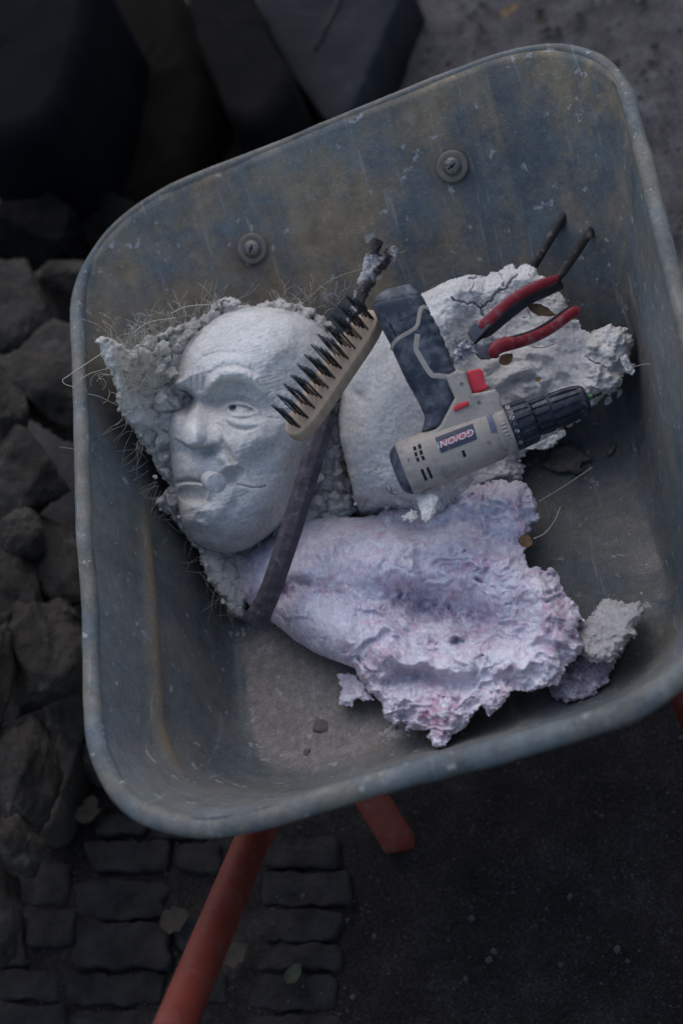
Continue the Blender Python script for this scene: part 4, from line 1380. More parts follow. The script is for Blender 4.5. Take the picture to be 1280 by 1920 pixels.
def fragments():
    poly = [(1076, 1184), (1098, 1160), (1114, 1146), (1120, 1128), (1128, 1118), (1150, 1122), (1172, 1130), (1200, 1126), (1211, 1146), (1206, 1165), (1190, 1176), (1196, 1192), (1180, 1205), (1168, 1222), (1150, 1242), (1118, 1246), (1090, 1232), (1078, 1206)]
    o = relief('plaster_fragment', poly, lambda x, y, s: 26 * np.sqrt(np.clip(s, 0, 16) / 16) + 4 * n2(x, y, 40, 3, 4, .5) + smooth(1165, 1190, y) * 6 * n2(x, y, 16, 5, 4, .55), lambda x, y: floor_depth(x, y) - .05, 1.6, .03, M['greyfrag'], None, rag=5, ragscale=10, seed=3)
    tag(o, 'small grey plaster fragment with a flat top at the right of the lilac cast', 'fragment')
    poly = [(1020, 1270), (1060, 1235), (1100, 1218), (1140, 1222), (1170, 1222), (1150, 1250), (1140, 1280), (1118, 1300), (1090, 1312), (1060, 1318), (1035, 1310)]
    o = relief('plaster_fragment', poly, lambda x, y, s: 20 * np.sqrt(np.clip(s, 0, 16) / 16) + 14 * n2(x, y, 20, 7, 5, .65), lambda x, y: floor_depth(x, y) - .02, 1.8, .02, M['purple'], None, rag=6, ragscale=12, seed=5,
               extra={'pigment_shade': lambda x, y, s, h: np.clip(.35 + .3 * n2(x, y, 20, 2), 0, .7), 'pinkness': lambda x, y, s, h: 0 * x})
    tag(o, 'dull mauve plaster lump below the small grey fragment', 'fragment')
    for (poly, lab, z, mk) in (([(1010, 870), (1040, 835), (1075, 830), (1095, 850), (1110, 862), (1085, 872), (1100, 885), (1060, 888), (1030, 884)], 'flat grey plaster flake in the shade below the drill chuck', .006, 'dirt_and_shade'),  # dark brown puts the shade below the chuck into the flake's colour
                               ([(1135, 845), (1152, 828), (1156, 838), (1148, 852), (1138, 856)], 'thin plaster chip on the tray floor right of the chuck', .004, 'dirt_and_shade'),
                               ([(780, 935), (790, 925), (812, 922), (822, 930), (818, 960), (808, 982), (796, 984), (788, 966)], 'cream plaster shard standing below the rear end of the drill', .19, 'cast'),
                               ([(752, 968), (770, 955), (786, 958), (788, 970), (772, 980), (756, 978)], 'cream plaster chip beside the upright shard on the lilac cast', .175, 'cast')):
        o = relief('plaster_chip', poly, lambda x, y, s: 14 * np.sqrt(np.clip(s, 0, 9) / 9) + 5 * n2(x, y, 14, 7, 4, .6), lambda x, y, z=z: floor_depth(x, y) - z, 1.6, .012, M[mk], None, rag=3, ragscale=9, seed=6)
        tag(o, lab, 'plaster chip', 'loose plaster chips')
    # crumbs below the lilac cast and dust crumbs on the floor
    mb = MB()
    rg = np.random.default_rng(33)
    for k in range(90):
        x, y = rg.normal(752, 22), rg.normal(1388, 9)
        if y > 1405 - .22 * (x - 752):
            continue
        pebble_mesh(mb, P(x, y, floor_depth(x, y) - .004), rg.choice([.002, .004, .006]), rg)
    for k in range(420):
        x, y = rg.uniform(430, 720), rg.uniform(1180, 1470)
        pebble_mesh(mb, P(x, y, floor_depth(x, y) - .0005), rg.choice([.0005, .0008, .0013, .002], p=[.45, .35, .16, .04]), rg)
    for k in range(160):
        x, y = rg.uniform(1010, 1215), rg.uniform(830, 1130)
        pebble_mesh(mb, P(x, y, floor_depth(x, y) - .0005), rg.choice([.0006, .001, .002], p=[.55, .35, .1]), rg)
    for k in range(60):
        x, y = rg.normal(450, 22), rg.normal(1165, 16)
        pebble_mesh(mb, P(x, y, floor_depth(x, y) - .002), rg.choice([.0015, .003, .004]), rg)
    o = mb.obj('plaster_crumbs', M['crumb'], None, False)
    stuff(o)
    o['label'] = 'loose plaster crumbs and dust scattered on the tray floor'
    o['category'] = 'crumbs'
    v, f = rock_mesh((.0048, .0048, .004), 77, 3)
    o = link('pebble', v + P(575, 1410, floor_depth(575, 1410) - .003), f, M['dirt_and_shade'])
    tag(o, 'small round brown pebble on the dusty tray floor', 'pebble')


fragments()


# ------------------------------------------------------------------ rigid tool frames
class Frame:
    """photo-pixel sized local frame: x right, y down (photo), z towards the viewer"""
    def __init__(s, x, y, D, tx=0., ty=0.):
        s.x, s.y, s.D = x, y, D
        s.o = P(x, y, D)
        s.s = D / FPX
        r, u, n = RGT, UPV, TOW
        # ray direction at the anchor makes the frame face the lens
        n = (C0 - s.o) / np.linalg.norm(C0 - s.o)
        r = r - n * (r @ n); r /= np.linalg.norm(r)
        u = np.cross(n, r)
        s.n = n + r * tx + u * ty; s.n /= np.linalg.norm(s.n)
        s.r = r - s.n * (r @ s.n); s.r /= np.linalg.norm(s.r)
        s.u = np.cross(s.n, s.r)

    def __call__(s, x, y, z=0.):
        x = np.asarray(x, float); y = np.asarray(y, float); z = np.asarray(z, float)
        x, y, z = np.broadcast_arrays(x, y, z)
        return s.o + s.s * ((x - s.x)[..., None] * s.r - (y - s.y)[..., None] * s.u + z[..., None] * s.n)


def prism(fr, poly, z0, z1, bev=3, seg=3):
    """extruded outline with rounded edges, polygon in photo pixels"""
    poly = np.asarray(poly, float)
    a = 0
    for k in range(len(poly)):
        a += poly[k - 1][0] * poly[k][1] - poly[k][0] * poly[k - 1][1]
    if a > 0:
        poly = poly[::-1]
    n = len(poly)
    e = np.roll(poly, -1, 0) - poly
    nr = np.stack([e[:, 1], -e[:, 0]], -1); nr /= np.linalg.norm(nr, axis=1)[:, None] + 1e-9
    vn = nr + np.roll(nr, 1, 0); vn /= (np.linalg.norm(vn, axis=1)[:, None] + 1e-9)
    cs = np.clip((vn * nr).sum(1), .45, 1)
    vn = vn / cs[:, None]
    inw = -vn
    # make sure inward
    c = poly.mean(0)
    if ((inw * (c - poly)).sum()) < 0:
        inw = -inw
    rings = []
    prof = [(bev * (1 - math.sin(t)), z0 + bev * (1 - math.cos(t))) for t in np.linspace(0, math.pi / 2, seg + 1)]
    prof += [(bev * (1 - math.cos(t)), z1 - bev * (1 - math.sin(t))) for t in np.linspace(0, math.pi / 2, seg + 1)]
    for i, z in prof:
        q = poly + inw * i
        rings.append(fr(q[:, 0], q[:, 1], np.full(n, z)))
    S = len(rings)
    rings = np.array(rings)
    f = []
    for i in range(S - 1):
        for k in range(n):
            l = (k + 1) % n
            f.append((i * n + k, i * n + l, (i + 1) * n + l, (i + 1) * n + k))
    f.append(tuple(range(n))[::-1]); f.append(tuple((S - 1) * n + k for k in range(n)))
    return rings.reshape(-1, 3), f


def fix_normals(o):
    bm = bmesh.new(); bm.from_mesh(o.data)
    bmesh.ops.recalc_face_normals(bm, faces=bm.faces)
    bm.to_mesh(o.data); bm.free()
    return o


def text_mesh(s, size, shear=0., offset=0.):
    cu = bpy.data.curves.new('t', 'FONT')
    cu.body = s; cu.size = size; cu.shear = shear; cu.offset = offset
    cu.align_x = 'CENTER'; cu.align_y = 'CENTER'
    cu.resolution_u = 3
    ob = bpy.data.objects.new('t', cu)
    COL.objects.link(ob)
    dg = bpy.context.evaluated_depsgraph_get()
    me = bpy.data.meshes.new_from_object(ob.evaluated_get(dg))
    v = np.array([x.co[:] for x in me.vertices]); f = [tuple(p.vertices) for p in me.polygons]
    bpy.data.objects.remove(ob); bpy.data.curves.remove(cu); bpy.data.meshes.remove(me)
    return v, f


# ------------------------------------------------------------------ cordless drill
def drill():
    dr = thing('cordless_drill', 'taupe and dark grey cordless drill with red trigger lying on the white cast', 'drill', P(860, 760, 1.42))
    fr = Frame(860, 780, 1.355, .0, .05)
    Z = lambda x, y: (690 + x * .34375, 520 + y * .34375)
    A0 = np.array([745., 886.]); A1 = np.array([1099., 746.])
    ax = (A1 - A0) / np.linalg.norm(A1 - A0); pv = np.array([ax[1], -ax[0]])    # pv points up-left (handle side)
    if pv[1] > 0:
        pv = -pv
    EXP = 2.5
    radp = [(-2, 30), (2, 40), (10, 48), (30, 52.5), (120, 52), (200, 49), (226, 47.5)]
    rad = lambda s: np.interp(s, [p[0] for p in radp], [p[1] for p in radp])

    def st(s, t, z=0.):
        s = np.asarray(s, float); t = np.asarray(t, float)
        return fr(A0[0] + ax[0] * s + pv[0] * t, A0[1] + ax[1] * s + pv[1] * t, z)

    def to_st(x, y):
        d = np.stack([np.asarray(x, float) - A0[0], np.asarray(y, float) - A0[1]], -1)
        return d @ ax, d @ pv

    th = np.linspace(0, 2 * np.pi, 168, endpoint=False)

    def body(prof, name, mat, e=2.0, ribs=None, parent=dr):
        rings = []
        for s, r in prof:
            c, sn = np.cos(th), np.sin(th)
            rr = r
            if ribs:
                cnt, dep, s0, s1 = ribs
                rr = r - dep * (s > s0) * (s < s1) * (np.cos(th * cnt) < -.2)
            t = np.sign(c) * np.abs(c) ** (2 / e) * rr; z = np.sign(sn) * np.abs(sn) ** (2 / e) * rr
            rings.append(st(np.full(th.shape, s), t, z))
        v, f = loft(rings, True)
        return fix_normals(link(name, v, f, mat, parent, not ribs))

    hs = body([(14, 49), (18, 52.0), (30, 53), (60, 53), (120, 52.5), (196, 49.5), (198, 47.5), (206, 47.5), (208, 49.2), (222, 48.5), (226, 46)], 'motor_housing', M['taupe'], EXP)
    body([(-4, 26), (-2, 36), (4, 44), (12, 49), (24, 51), (27, 50)], 'rear_cap', M['rubber'], EXP)
    # ribs round the nose of the housing
    mb = MB()
    for k in range(20):
        a = -1.35 + k * .142 + .0
        z, t = math.cos(a) * 49.6, math.sin(a) * 49.6
        mb.add(*sweep(np.array([st(209, t, z), st(220, t, z)]), 2.2 * fr.s, 1.2 * fr.s, 6, up=TOW))
    mb.obj('nose_rib', M['taupe'], hs)
    body([(225, 44.5), (228, 45.5), (240, 45.5), (242, 45), (258, 44), (266, 43), (272, 39), (274, 34)], 'torque_collar', M['chuckblack'], 2.0, (15, 3.2, 241, 270))
    body([(273, 24), (274, 31), (277, 34.5), (282, 35), (302, 35), (306, 34), (308, 31.5)], 'chuck_ring', M['chuckblack'], 2.0, (14, 4.0, 275, 305))
    body([(307, 31), (309, 33), (316, 34.5), (340, 33.5), (360, 31.5), (372, 28), (378, 23), (380, 14), (381, 7)], 'chuck_sleeve', M['chuckblack'], 2.0, (13, 4.2, 312, 366))
    body([(376, 5.0), (388, 5.0), (389, 4.9)], 'bit_band', M['green'])
    body([(388, 4.6), (398, 4.4), (405, 4.0), (407, 2.)], 'drill_bit', M['rod'])

    # dark plaster smears stay with the materials; handle
    hsec = [((78, 70), (225, 38), 10), ((40, 108), (265, 68), 26), ((27, 140), (285, 92), 34), ((25, 172), (302, 120), 39), ((45, 220), (318, 155), 41), ((60, 255), (335, 190), 42), ((85, 305), (355, 225), 42), ((115, 360), (380, 270), 42),
            ((135, 408), (402, 322), 42), ((155, 455), (425, 375), 41), ((180, 508), (448, 430), 40), ((205, 560), (466, 480), 39), ((230, 606), (480, 520), 38), ((258, 655), (490, 560), 37), ((292, 722), (490, 640), 36), ((308, 770), (470, 720), 35), ((290, 850), (450, 790), 30)]
    hL = np.array([Z(*a) for a, b, c in hsec]); hR = np.array([Z(*b) for a, b, c in hsec]); hT = np.array([c for a, b, c in hsec], float)
    nS = 70
    L2, R2 = spline(hL, nS), spline(hR, nS)
    T2 = np.interp(np.linspace(0, len(hT) - 1, nS), np.arange(len(hT)), hT)
    rings = []
    for i in range(nS):
        m = (L2[i] + R2[i]) / 2; hw = (R2[i] - L2[i]) / 2
        c, sn = np.cos(th), np.sin(th)
        cc = np.sign(c) * np.abs(c) ** (2 / 2.3); ss = np.sign(sn) * np.abs(sn) ** (2 / 2.3)
        u = i / (nS - 1)
        g = 1 - .035 * (1 if (.32 < u < .74 and (math.sin(u * 88) < -.45)) else 0)
        gr = np.where(cc > -.2, g, 1.)
        band = 1 - (.03 if .14 < u < .155 else 0)
        rings.append(fr(m[0] + hw[0] * cc * gr * band, m[1] + hw[1] * cc * gr * band, T2[i] * ss * gr * band))
    v, f = loft(rings, True)
    fix_normals(link('grip', v, f, M['rubber'], dr))

    def grip_z(x, y):
        m = (L2 + R2) / 2
        i = int(np.argmin(np.hypot(m[:, 0] - x, m[:, 1] - y)))
        best = (9e9, 0)
        for j in range(max(0, i - 14), min(nS, i + 15)):
            hw = (R2[j] - L2[j]) / 2; l = np.linalg.norm(hw)
            d = np.array([x, y]) - m[j]
            u = d @ hw / l ** 2; off = abs(d @ np.array([-hw[1], hw[0]]) / l)
            if off < best[0]:
                best = (off, T2[j] * max(0, 1 - abs(np.clip(u, -1, 1)) ** 2.3) ** (1 / 2.3))
        return best[1]

    for pts, wd in (([(122, 398), (135, 372), (165, 345), (215, 318), (258, 292), (272, 268), (280, 215), (287, 182), (305, 168), (326, 174)], 3.8), ([(272, 322), (266, 365), (262, 405), (290, 455), (330, 520), (352, 545), (400, 548), (440, 552)], 5.0)):
        p2 = []
        for k in range(len(pts) - 1):
            for t in np.linspace(0, 1, 6, endpoint=False):
                p2.append(np.array(Z(*pts[k])) * (1 - t) + np.array(Z(*pts[k + 1])) * t)
        p2.append(np.array(Z(*pts[-1])))
        p2 = np.array(p2)
        tg = np.gradient(p2, axis=0); tg /= np.linalg.norm(tg, axis=1)[:, None]
        nn = np.stack([-tg[:, 1], tg[:, 0]], -1)
        for _ in range(3):
            nn[1:-1] = (nn[:-2] + nn[1:-1] + nn[2:]) / 3
        vv, ff = [], []
        us = [(-1., -2.), (-1., .5), (-.8, .9), (-.3, .9), (.3, .9), (.8, .9), (1., .5), (1., -2.)]
        for i in range(len(p2)):
            for u_, dz in us:
                q = p2[i] + nn[i] * wd * u_
                vv.append(fr(q[0], q[1], grip_z(*q) + dz))
        m_ = len(us)
        for i in range(len(p2) - 1):
            for j in range(m_ - 1):
                ff.append((i * m_ + j, (i + 1) * m_ + j, (i + 1) * m_ + j + 1, i * m_ + j + 1))
        fix_normals(link('inlay_strip', np.array(vv), ff, M['taupe'], dr))
    p2 = [np.array(Z(118, 258)) * (1 - t) + np.array(Z(155, 332)) * t for t in np.linspace(0, 1, 6)]
    link('latch_slot_shade', *sweep(np.array([fr(q[0], q[1], grip_z(*q) + .2) for q in p2]), 1.6 * fr.s, .9 * fr.s, 6, up=fr.n), M['black'], dr)  # black strip on the surface paints the opening's shade
    for k in range(6):      # moulded chevron marks on the lower grip
        for a, b in (((320 + k * 8, 640 + k * 12), (395, 605 + k * 14)),):
            p2 = [np.array(Z(*a)) * (1 - t) + np.array(Z(*b)) * t for t in np.linspace(0, 1, 5)]
            link('grip_rib', *sweep(np.array([fr(q[0], q[1], grip_z(*q) + .1) for q in p2]), .9 * fr.s, .8 * fr.s, 5, up=fr.n), M['rubber'], dr)
    for k in range(4):
        p2 = [np.array(Z(150, 262 + k * 17)) * (1 - t) + np.array(Z(242, 212 + k * 17)) * t for t in np.linspace(0, 1, 5)]
        link('grip_rib', *sweep(np.array([fr(q[0], q[1], grip_z(*q) + .1) for q in p2]), .8 * fr.s, .7 * fr.s, 5, up=fr.n), M['rubber'], dr)
    # neck between grip and barrel
    neck = [Z(*q) for q in [(418, 548), (478, 516), (530, 520), (545, 580), (566, 640), (620, 632), (688, 616), (712, 650), (720, 700), (740, 760), (700, 850), (560, 900), (380, 900), (330, 870), (396, 808), (470, 664)]]
    fix_normals(link('neck', *prism(fr, neck, -38, 38.5, 6, 3), M['taupe'], dr, False))
    wedge = [Z(*q) for q in [(416, 556), (466, 662), (392, 806), (262, 858), (300, 800), (318, 745), (305, 700), (350, 620)]]
    trig = [Z(*q) for q in [(530, 524), (560, 508), (608, 502), (624, 520), (630, 566), (644, 592), (658, 606), (610, 628), (568, 640), (545, 590)]]
    fix_normals(link('trigger', *prism(fr, trig, -17, 22, 4, 3), M['red'], dr, True))
    sw = [Z(*q) for q in [(466, 716), (482, 697), (535, 682), (548, 690), (545, 706), (475, 738), (467, 734)]]
    fix_normals(link('direction_switch', *prism(fr, sw, 30, 43, 2.5, 2), M['red'], dr, True))

    # plates on the barrel; black ones put the shade of openings into colour
    def zs(s, t, e=EXP):
        r = np.where(s < 226, np.interp(s, [14, 18, 30, 60, 120, 196, 226], [49, 52, 53, 53, 52.5, 49.5, 48]), 45.5)
        ee = np.where(s < 226, EXP, 2.0)
        q = np.clip(1 - np.abs(np.clip(t / r, -1, 1)) ** ee, 0, 1)
        return r * q ** (1 / ee)

    def patch(quad, off, name, mat, parent=hs, n=8, sink=1.5):
        """curved plate on the barrel, quad corners in drill-zoom pixels"""
        q = np.array([Z(*a) for a in quad])
        u = np.linspace(0, 1, n + 1)
        U, V = np.meshgrid(u, u)
        X = (1 - U) * (1 - V) * q[0, 0] + U * (1 - V) * q[1, 0] + U * V * q[2, 0] + (1 - U) * V * q[3, 0]
        Y = (1 - U) * (1 - V) * q[0, 1] + U * (1 - V) * q[1, 1] + U * V * q[2, 1] + (1 - U) * V * q[3, 1]
        s, t = to_st(X, Y)
        top = fr(X, Y, zs(s, t) + off); bot = fr(X, Y, zs(s, t) - sink)
        N = (n + 1) ** 2
        idx = np.arange(N).reshape(n + 1, n + 1)
        f = []
        for i in range(n):
            for j in range(n):
                f.append((idx[i, j], idx[i + 1, j], idx[i + 1, j + 1], idx[i, j + 1]))
        b = list(idx[0, :]) + list(idx[1:, -1]) + list(idx[-1, -2::-1]) + list(idx[-2:0, 0])
        for k in range(len(b)):
            l = (k + 1) % len(b)
            f.append((b[k], b[l], b[l] + N, b[k] + N))
        f = [tuple(int(i) for i in g) for g in f]
        return fix_normals(link(name, np.vstack([top.reshape(-1, 3), bot.reshape(-1, 3)]), f, mat, parent, False))

    patch([(336, 856), (600, 758), (640, 902), (382, 996)], .35, 'side_panel', M['taupe'])
    for zx, zy in ((655, 905), (232, 1000), (600, 690), (508, 590)):
        x_, y_ = Z(zx, zy)
        s_, t_ = to_st(x_, y_)
        z_ = float(zs(np.array(s_), np.array(t_))) + .3 if t_ < 40 else 39.
        ring_ = [fr(x_ + r_ * np.cos(th), y_ + r_ * np.sin(th), z_ + d_) for r_, d_ in ((3.4, -.6), (3.4, .2), (2.6, .3), (2.4, -.2), (.5, -.3))]
        fix_normals(link('screw', *loft(ring_, True), M['jaw'], hs))
    patch([(358, 872), (574, 792), (602, 894), (392, 974)], .7, 'label_frame', M['taupe'])
    lab = patch([(366, 880), (568, 802), (593, 888), (400, 964)], 1.1, 'label_plate', M['label'])
    patch([(640, 762), (668, 750), (700, 850), (668, 856)], .4, 'window', M['window'])
    patch([(446, 786), (462, 783), (466, 796), (450, 800)], .4, 'screw_hole_shade', M['black'])
    patch([(508, 950), (522, 945), (536, 978), (520, 985)], .4, 'slot_shade', M['black'])
    for q in ([(248, 930), (264, 924), (270, 944), (254, 950)], [(274, 918), (290, 912), (296, 936), (280, 942)], [(256, 960), (270, 955), (276, 978), (262, 982)], [(282, 950), (298, 945), (304, 968), (288, 974)],
              [(266, 990), (280, 986), (286, 1006), (272, 1010)], [(292, 980), (308, 976), (316, 998), (302, 1002)]):
        patch(q, 1.0, 'vent_slot_shade', M['black'], n=3)  # black plate set proud, painting the dark inside of the vent
    for q in ([(290, 1052), (304, 1047), (328, 1106), (316, 1112)], [(320, 1042), (334, 1037), (358, 1094), (346, 1101)]):
        patch(q, 1.0, 'vent_slot_shade', M['black'], n=4)
    for q in ([(728, 955), (752, 946), (758, 960), (734, 970)], [(414, 1068), (438, 1060), (442, 1074), (420, 1082)]):
        patch(q, 2.2, 'nub', M['taupe'], n=3)
    patch([(196, 905), (320, 862), (392, 1095), (282, 1138)], .7, 'vent_panel', M['taupe'], sink=2)
    patch([(470, 1060), (690, 985), (694, 1000), (474, 1076)], 1.0, 'seam_rib', M['taupe'])

    # printed label and torque numbers
    ang = math.atan2(-ax[1], ax[0])

    def print_on(v2, f, cx, cy, rot, off, name, mat, parent):
        c, s_ = math.cos(rot), math.sin(rot)
        X = cx + v2[:, 0] * c - v2[:, 1] * s_; Y = cy - (v2[:, 0] * s_ + v2[:, 1] * c)
        s, t = to_st(X, Y)
        return link(name, fr(X, Y, zs(s, t) + off), f, mat, parent, False)

    cx, cy = Z(480, 882)
    par = np.array([[-31, -5.5], [29, -5.5], [32, 5.5], [-28, 5.5]], float)
    gu = np.linspace(0, 1, 9)
    pv2 = np.array([par[0] * (1 - a) * (1 - b) + par[1] * a * (1 - b) + par[2] * a * b + par[3] * (1 - a) * b for b in (0, .5, 1) for a in gu])
    pf = [(j * 9 + i, j * 9 + i + 1, (j + 1) * 9 + i + 1, (j + 1) * 9 + i) for j in range(2) for i in range(8)]
    print_on(pv2, pf, cx, cy, ang + math.pi, 1.5, 'print_flash', M['print_red'], lab)
    v2, f2 = text_mesh('GO/ON!', 17, .25, .15)
    v2[:, 0] *= 1.15
    print_on(v2, f2, cx, cy, ang + math.pi, 1.9, 'lettering', M['white_print'], lab)
    for tx, zx, zy, sz in (('15', 757, 712, 9), ('17', 772, 774, 9.5), ('19', 800, 846, 9), ('21', 824, 905, 8), ('·', 742, 693, 9), ('·', 762, 743, 9), ('·', 786, 810, 9), ('·', 811, 877, 9)):
        x, y = Z(zx, zy)
        s, t = to_st(x, y)
        x, y = A0 + ax * 233.5 + pv * t
        v2, f2 = text_mesh(tx, sz, .0, .1)
        print_on(v2, f2, x, y, ang - .65, .5, 'torque_number', M['white_print'], dr)


drill()


# ------------------------------------------------------------------ pliers and rods
def tube_px(pts, r, rb=None, n=12, e=2., m=None, up=None):
    pp = np.array([P(*q) for q in pts])
    m = m or max(12, len(pts) * 8)
    s_ = 1.42 / FPX
    ra = np.interp(np.linspace(0, 1, m), np.linspace(0, 1, len(np.atleast_1d(r))), np.atleast_1d(r)) * s_
    rbb = None if rb is None else np.interp(np.linspace(0, 1, m), np.linspace(0, 1, len(np.atleast_1d(rb))), np.atleast_1d(rb)) * s_
    return sweep(spline(pp, m), ra, rbb, n, up=TOW if up is None else up, e=e)


def pliers():
    S = .328
    Z = lambda x, y, D: (780 + x * S, 480 + y * S, D)
    pl_ = thing('pliers', 'red handled pliers lying open on the white cast', 'pliers', P(960, 600, 1.44))
    dark = [Z(318, 452, 1.416), Z(400, 425, 1.418), Z(470, 370, 1.422), Z(560, 300, 1.428), Z(650, 240, 1.434), Z(740, 200, 1.440), Z(824, 166, 1.446)]
    link('handle_core', *tube_px(dark, [10, 13, 13, 12, 11.5, 11, 9], [11, 12, 12, 12, 12, 12, 9], 14, 3.0), M['sleevedark'], pl_)
    red = [Z(338, 392, 1.405), Z(372, 396, 1.403), Z(420, 362, 1.405), Z(470, 312, 1.409), Z(540, 254, 1.414), Z(620, 205, 1.420), Z(715, 160, 1.426), Z(806, 124, 1.432)]
    link('handle_sleeve', *tube_px(red, [6, 10, 10.5, 9.5, 9.5, 9.5, 9, 6.5], [4, 6, 7, 7, 7, 7, 7, 5], 14, 2.6), M['sleeve'], pl_)
    rod = [Z(806, 134, 1.436), Z(822, 110, 1.438), Z(850, 70, 1.446), Z(905, -10, 1.462), Z(980, -120, 1.480), Z(1063, -216, 1.497)]
    link('bare_tang', *tube_px(rod, [6, 8, 9, 9, 8.8, 8.6], [6, 7, 7, 7, 7, 7], 10, 3.0), M['rod'], pl_)
    fr = Frame(895, 630, 1.405)
    zz = lambda x, y: (780 + x * S, 480 + y * S)
    link('jaw', *prism(fr, [zz(*q) for q in [(290, 440), (305, 402), (332, 376), (372, 398), (424, 392), (400, 424), (366, 462), (330, 492), (310, 476)]], -10, 6, 3), M['jaw'], pl_, False)
    link('jaw', *prism(fr, [zz(*q) for q in [(312, 512), (345, 498), (352, 514), (430, 488), (450, 500), (448, 570), (420, 590), (370, 592), (350, 575)]], -12, 4, 3), M['jaw'], pl_, False)
    link('jaw_gap_shade', *prism(fr, [zz(*q) for q in [(314, 516), (330, 494), (400, 436), (408, 446), (345, 500), (318, 526)]], -9, 2, 1.5), M['black'], pl_, False)  # solid black filler painting the shade between the jaws
    redb = [Z(446, 580, 1.385), Z(448, 545, 1.383), Z(478, 515, 1.385), Z(560, 493, 1.394), Z(660, 462, 1.404), Z(760, 412, 1.414), Z(850, 350, 1.423), Z(905, 318, 1.428), Z(928, 308, 1.431)]
    link('handle_sleeve', *tube_px(redb, [8, 12, 13.5, 13, 12.5, 12, 11.5, 10.5, 6], [6, 10, 12, 12, 12, 11, 11, 10, 6], 16, 2.3), M['sleeve'], pl_)
    seam = [Z(470, 490, 1.386), Z(560, 462, 1.392), Z(655, 432, 1.402), Z(750, 380, 1.412), Z(838, 316, 1.422), Z(880, 290, 1.428)]
    link('handle_core', *tube_px(seam, [3, 3, 3, 3, 3, 2.], [6, 6, 6, 6, 5, 4], 8), M['sleevedark'], pl_)
    o = link('steel_rod', *tube_px([(992, 512, 1.500), (1002, 494, 1.498), (1040, 432, 1.503), (1079, 371, 1.507)], [9, 9.4, 9.2, 8.8], [7, 7, 7, 7], 10, 3.0), M['rod'])
    tag(o, 'black steel rod poking up from behind the white cast against the tray wall', 'rod')
    flake = [(852, 650), (862, 640), (872, 634), (882, 642), (890, 652), (896, 660), (880, 668), (868, 680), (852, 684), (846, 668)]
    o = relief('foil_scrap', flake, lambda x, y, s: 9 * n2(x, y, 12, 3, 4, .6), lambda x, y: 1.405 + 0 * x, 1.5, .003, M['foil'], None, rag=3, ragscale=8)
    tag(o, 'silvery crumpled scrap at the jaws of the pliers', 'scrap')


pliers()


# ------------------------------------------------------------------ rusty chisel, twig
def chisel():
    pts = [(612, 778, 1.424), (600, 814, 1.420), (580, 880, 1.414), (556, 960, 1.410), (532, 1035, 1.409), (508, 1105, 1.414), (490, 1145, 1.420), (477, 1172, 1.426)]
    pp = spline([P(*q) for q in pts], 60)
    s_ = 1.41 / FPX
    t = np.linspace(0, 1, 60)
    ra = np.interp(t, [0, .5, .70, .85, .95, 1], [22, 22, 21.5, 23, 29, 33]) * s_
    rb = np.interp(t, [0, .5, .70, .85, 1], [19, 19, 18, 10, 4]) * s_
    v, f = sweep(pp, ra, rb, 8, up=UPV * .2 + TOW, e=2)
    v = v + .0010 * fbm(v * 60, 4)[:, None] * TOW
    o = link('chisel', v, f, M['chisel'], None, False)
    bv = o.modifiers.new('worn_edges', 'BEVEL'); bv.width = .0022; bv.segments = 2; bv.limit_method = 'ANGLE'
    tag(o, 'rusty hexagonal steel chisel with flared end lying across the lilac cast', 'chisel')


chisel()


def twig():
    mb = MB()
    for pts, r in (([(655, 660, 1.44), (668, 600, 1.435), (676, 560, 1.44), (684, 530, 1.445), (694, 500, 1.45), (700, 475, 1.452), (708, 452, 1.455)], [15, 15, 13, 13, 13, 11, 11]),
                   ([(690, 520, 1.448), (706, 502, 1.45), (726, 484, 1.455), (742, 470, 1.46)], [10, 12, 11, 12])):
        pp = spline([P(*q) for q in pts], 44)
        ra = np.interp(np.linspace(0, 1, 44), np.linspace(0, 1, len(r)), r) * 1.45 / FPX
        v, f = sweep(pp, ra, None, 18, up=TOW)
        nz = fbm(v * np.array([120, 120, 120]), 5, .6)
        c = np.repeat(pp, 18, 0)
        d = v[:len(c)] - c
        v[:len(c)] += d * (.55 * nz[:len(c)])[:, None]
        mb.add(v, f)
    tag(mb.obj('twig', M['bark']), 'forked broken twig caked with plaster above the wire brush', 'twig')


twig()


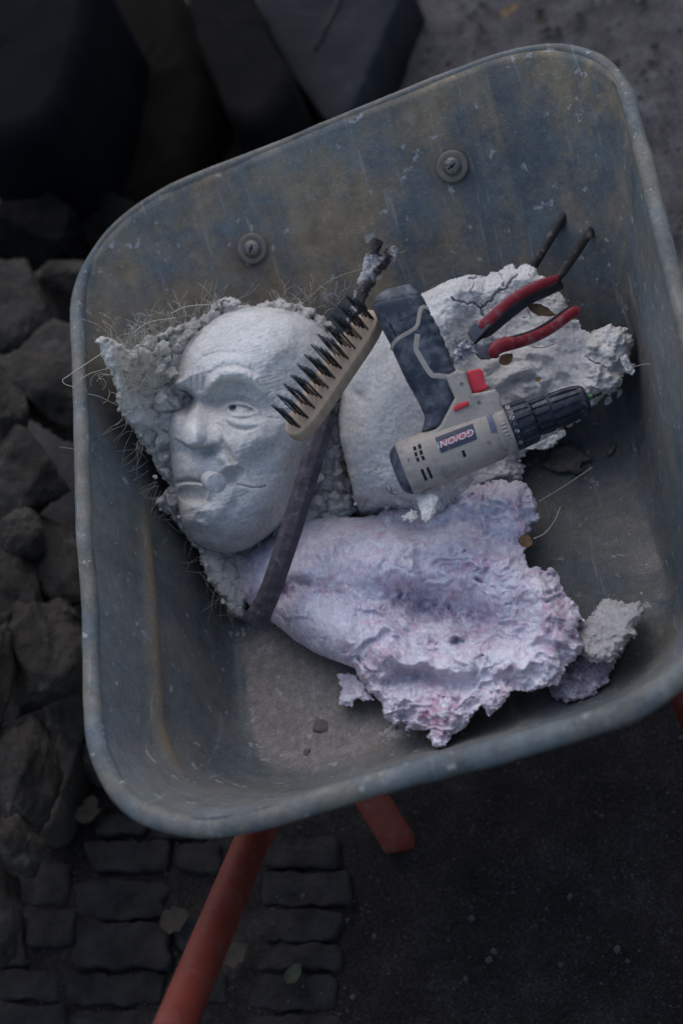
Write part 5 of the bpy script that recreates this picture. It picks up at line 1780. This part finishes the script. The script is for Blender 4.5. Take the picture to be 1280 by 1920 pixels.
# ------------------------------------------------------------------ wire brush
def brush():
    br = thing('wire_brush', 'wooden wire brush with rows of dark steel bristles', 'brush', P(615, 700, 1.41))
    # axes of the block in camera-facing axes
    th_ = math.radians(43)
    ni = np.array([-.716, .70]); ni /= np.linalg.norm(ni)
    n = math.sin(th_) * (ni[0] * RGT + ni[1] * UPV) + math.cos(th_) * TOW
    a = .415 * RGT + .910 * UPV
    a = a - n * (a @ n); a /= np.linalg.norm(a)
    c = np.cross(n, a)                     # across the block
    if c @ RGT < 0:
        c = -c
    s = 1.36 / FPX
    O = P(621, 696, 1.372)
    # outline of the block: rounded ends, slightly waisted (local px: along a, across c)
    HL, HW, TH = 146, 35, 27
    out = []
    for t in np.linspace(0, 2 * np.pi, 72, endpoint=False):
        ca, sa = math.cos(t), math.sin(t)
        x = HL * np.sign(ca) * abs(ca) ** (2 / 3.6); y = HW * np.sign(sa) * abs(sa) ** (2 / 2.8)
        y *= 1 - .10 * math.cos(x / HL * math.pi) * .5
        out.append((x, y))
    out = np.array(out)
    rings = []
    for k, (ins, z) in enumerate([(5, -TH), (1.5, -TH + 1.2), (0, -TH + 4), (0, -4), (.8, -1.4), (2.6, 0)]):
        q = out * (1 - ins / np.array([HL, HW]))
        rings.append(O + s * (q[:, :1] * a + q[:, 1:] * c + z * n))
    v, f = loft(rings, True)
    fix_normals(link('block', v, f, M['wood'], br))
    # bristle tufts: rows along the block, four across
    rg = np.random.default_rng(5)
    rows, cols = 12, 4
    variants = []
    for vnt in range(5):
        mb = MB()
        for k in range(22):
            off = rg.uniform(-1, 1, 2) * np.array([1.9, 2.4])
            lean = rg.normal(size=2) * np.array([1.0, 1.2])
            L = rg.uniform(61, 67) if k % 5 else rg.uniform(48, 64)
            p0 = off[0] * a + off[1] * c
            pts = [s * (p0 + n * (-1)), s * (p0 + n * L * .5 + (lean[0] * .35) * a + (lean[1] * .35) * c), s * (p0 + n * L + lean[0] * a + lean[1] * c)]
            mb.add(*sweep(np.array(pts), 0.00016, None, 4, up=TOW))
        variants.append(mb)
    meshes = []
    for i in range(rows):
        u = -HL + 20 + i * (2 * HL - 38) / (rows - 1)
        for j in range(cols):
            w_ = (-1 + 2 * j / (cols - 1)) * 17.5
            if i in (0, rows - 1) and j in (0, cols - 1):
                w_ *= .8
            base = O + s * (u * a + w_ * c)
            k = (i * 3 + j * 7) % 5
            if len(meshes) <= k or meshes[k] is None:
                while len(meshes) <= k:
                    meshes.append(None)
                o = variants[k].obj('bristle_tuft', M['wire'])
                meshes[k] = o.data
                o.parent = br
            else:
                o = bpy.data.objects.new('bristle_tuft', meshes[k])
                COL.objects.link(o); o.parent = br
            o.location = Vector(base) - br.location
    return br


brush()

# ------------------------------------------------------------------ leaves and splinters among the casts
for (x, y, D, L, W, a, lab) in [(1014, 584, 1.44, .030, .006, -.55, 'pointed golden brown leaf between the plier handles'),
                                (948, 674, 1.40, .016, .006, .5, 'rust brown leaf scrap tucked under the red plier handle'),
                                (984, 1014, 1.362, .014, .007, 1.2, 'orange brown leaf scrap on the right edge of the lilac cast'),
                                (1008, 712, 1.388, .007, .0025, .2, 'tiny tan leaf scrap on the folded plaster above the chuck')]:
    v, f = leaf_mesh(P(x, y, D), L, W, a, nrm=TOW + .2 * UPV, curl=.15, seed=int(x))
    tag(link('leaf', v, f, M['leaf']), lab, 'leaf', 'dry leaf scraps among the casts')

for k, (pts, r, lab) in enumerate([([(1010, 940, 1.37), (1040, 922, 1.38), (1068, 904, 1.38), (1110, 876, 1.39)], .0007, 'long pale straw sticking out right of the lilac cast'),
                                   ([(1000, 1010, 1.36), (1020, 1000, 1.37), (1038, 978, 1.37), (1050, 950, 1.37)], .0010, 'short dry stalk beside the orange leaf scrap'),
                                   ([(1180, 692, 1.38), (1196, 685, 1.37), (1220, 682, 1.36)], .0005, 'thin straw at the right tip of the white cast'),
                                   ([(905, 594, 1.40), (930, 562, 1.405), (952, 540, 1.41)], .0006, 'thin dry stalk leaning on the upper plier handle'),
                                   ([(995, 650, 1.40), (1015, 652, 1.395), (1038, 645, 1.40)], .0006, 'dark curved stalk below the lower plier handle'),
                                   ([(1088, 735, 1.385), (1106, 725, 1.38), (1128, 733, 1.38)], .0005, 'dark hair-thin stalk above the drill bit')]):
    v, f = sweep(spline([P(*q) for q in pts], 16), r * .7, None, 5, up=TOW)
    tag(link('straw', v, f, M['straw'] if k in (0, 1, 2, 3) else M['rod']), lab, 'straw', 'single straws and stalks')
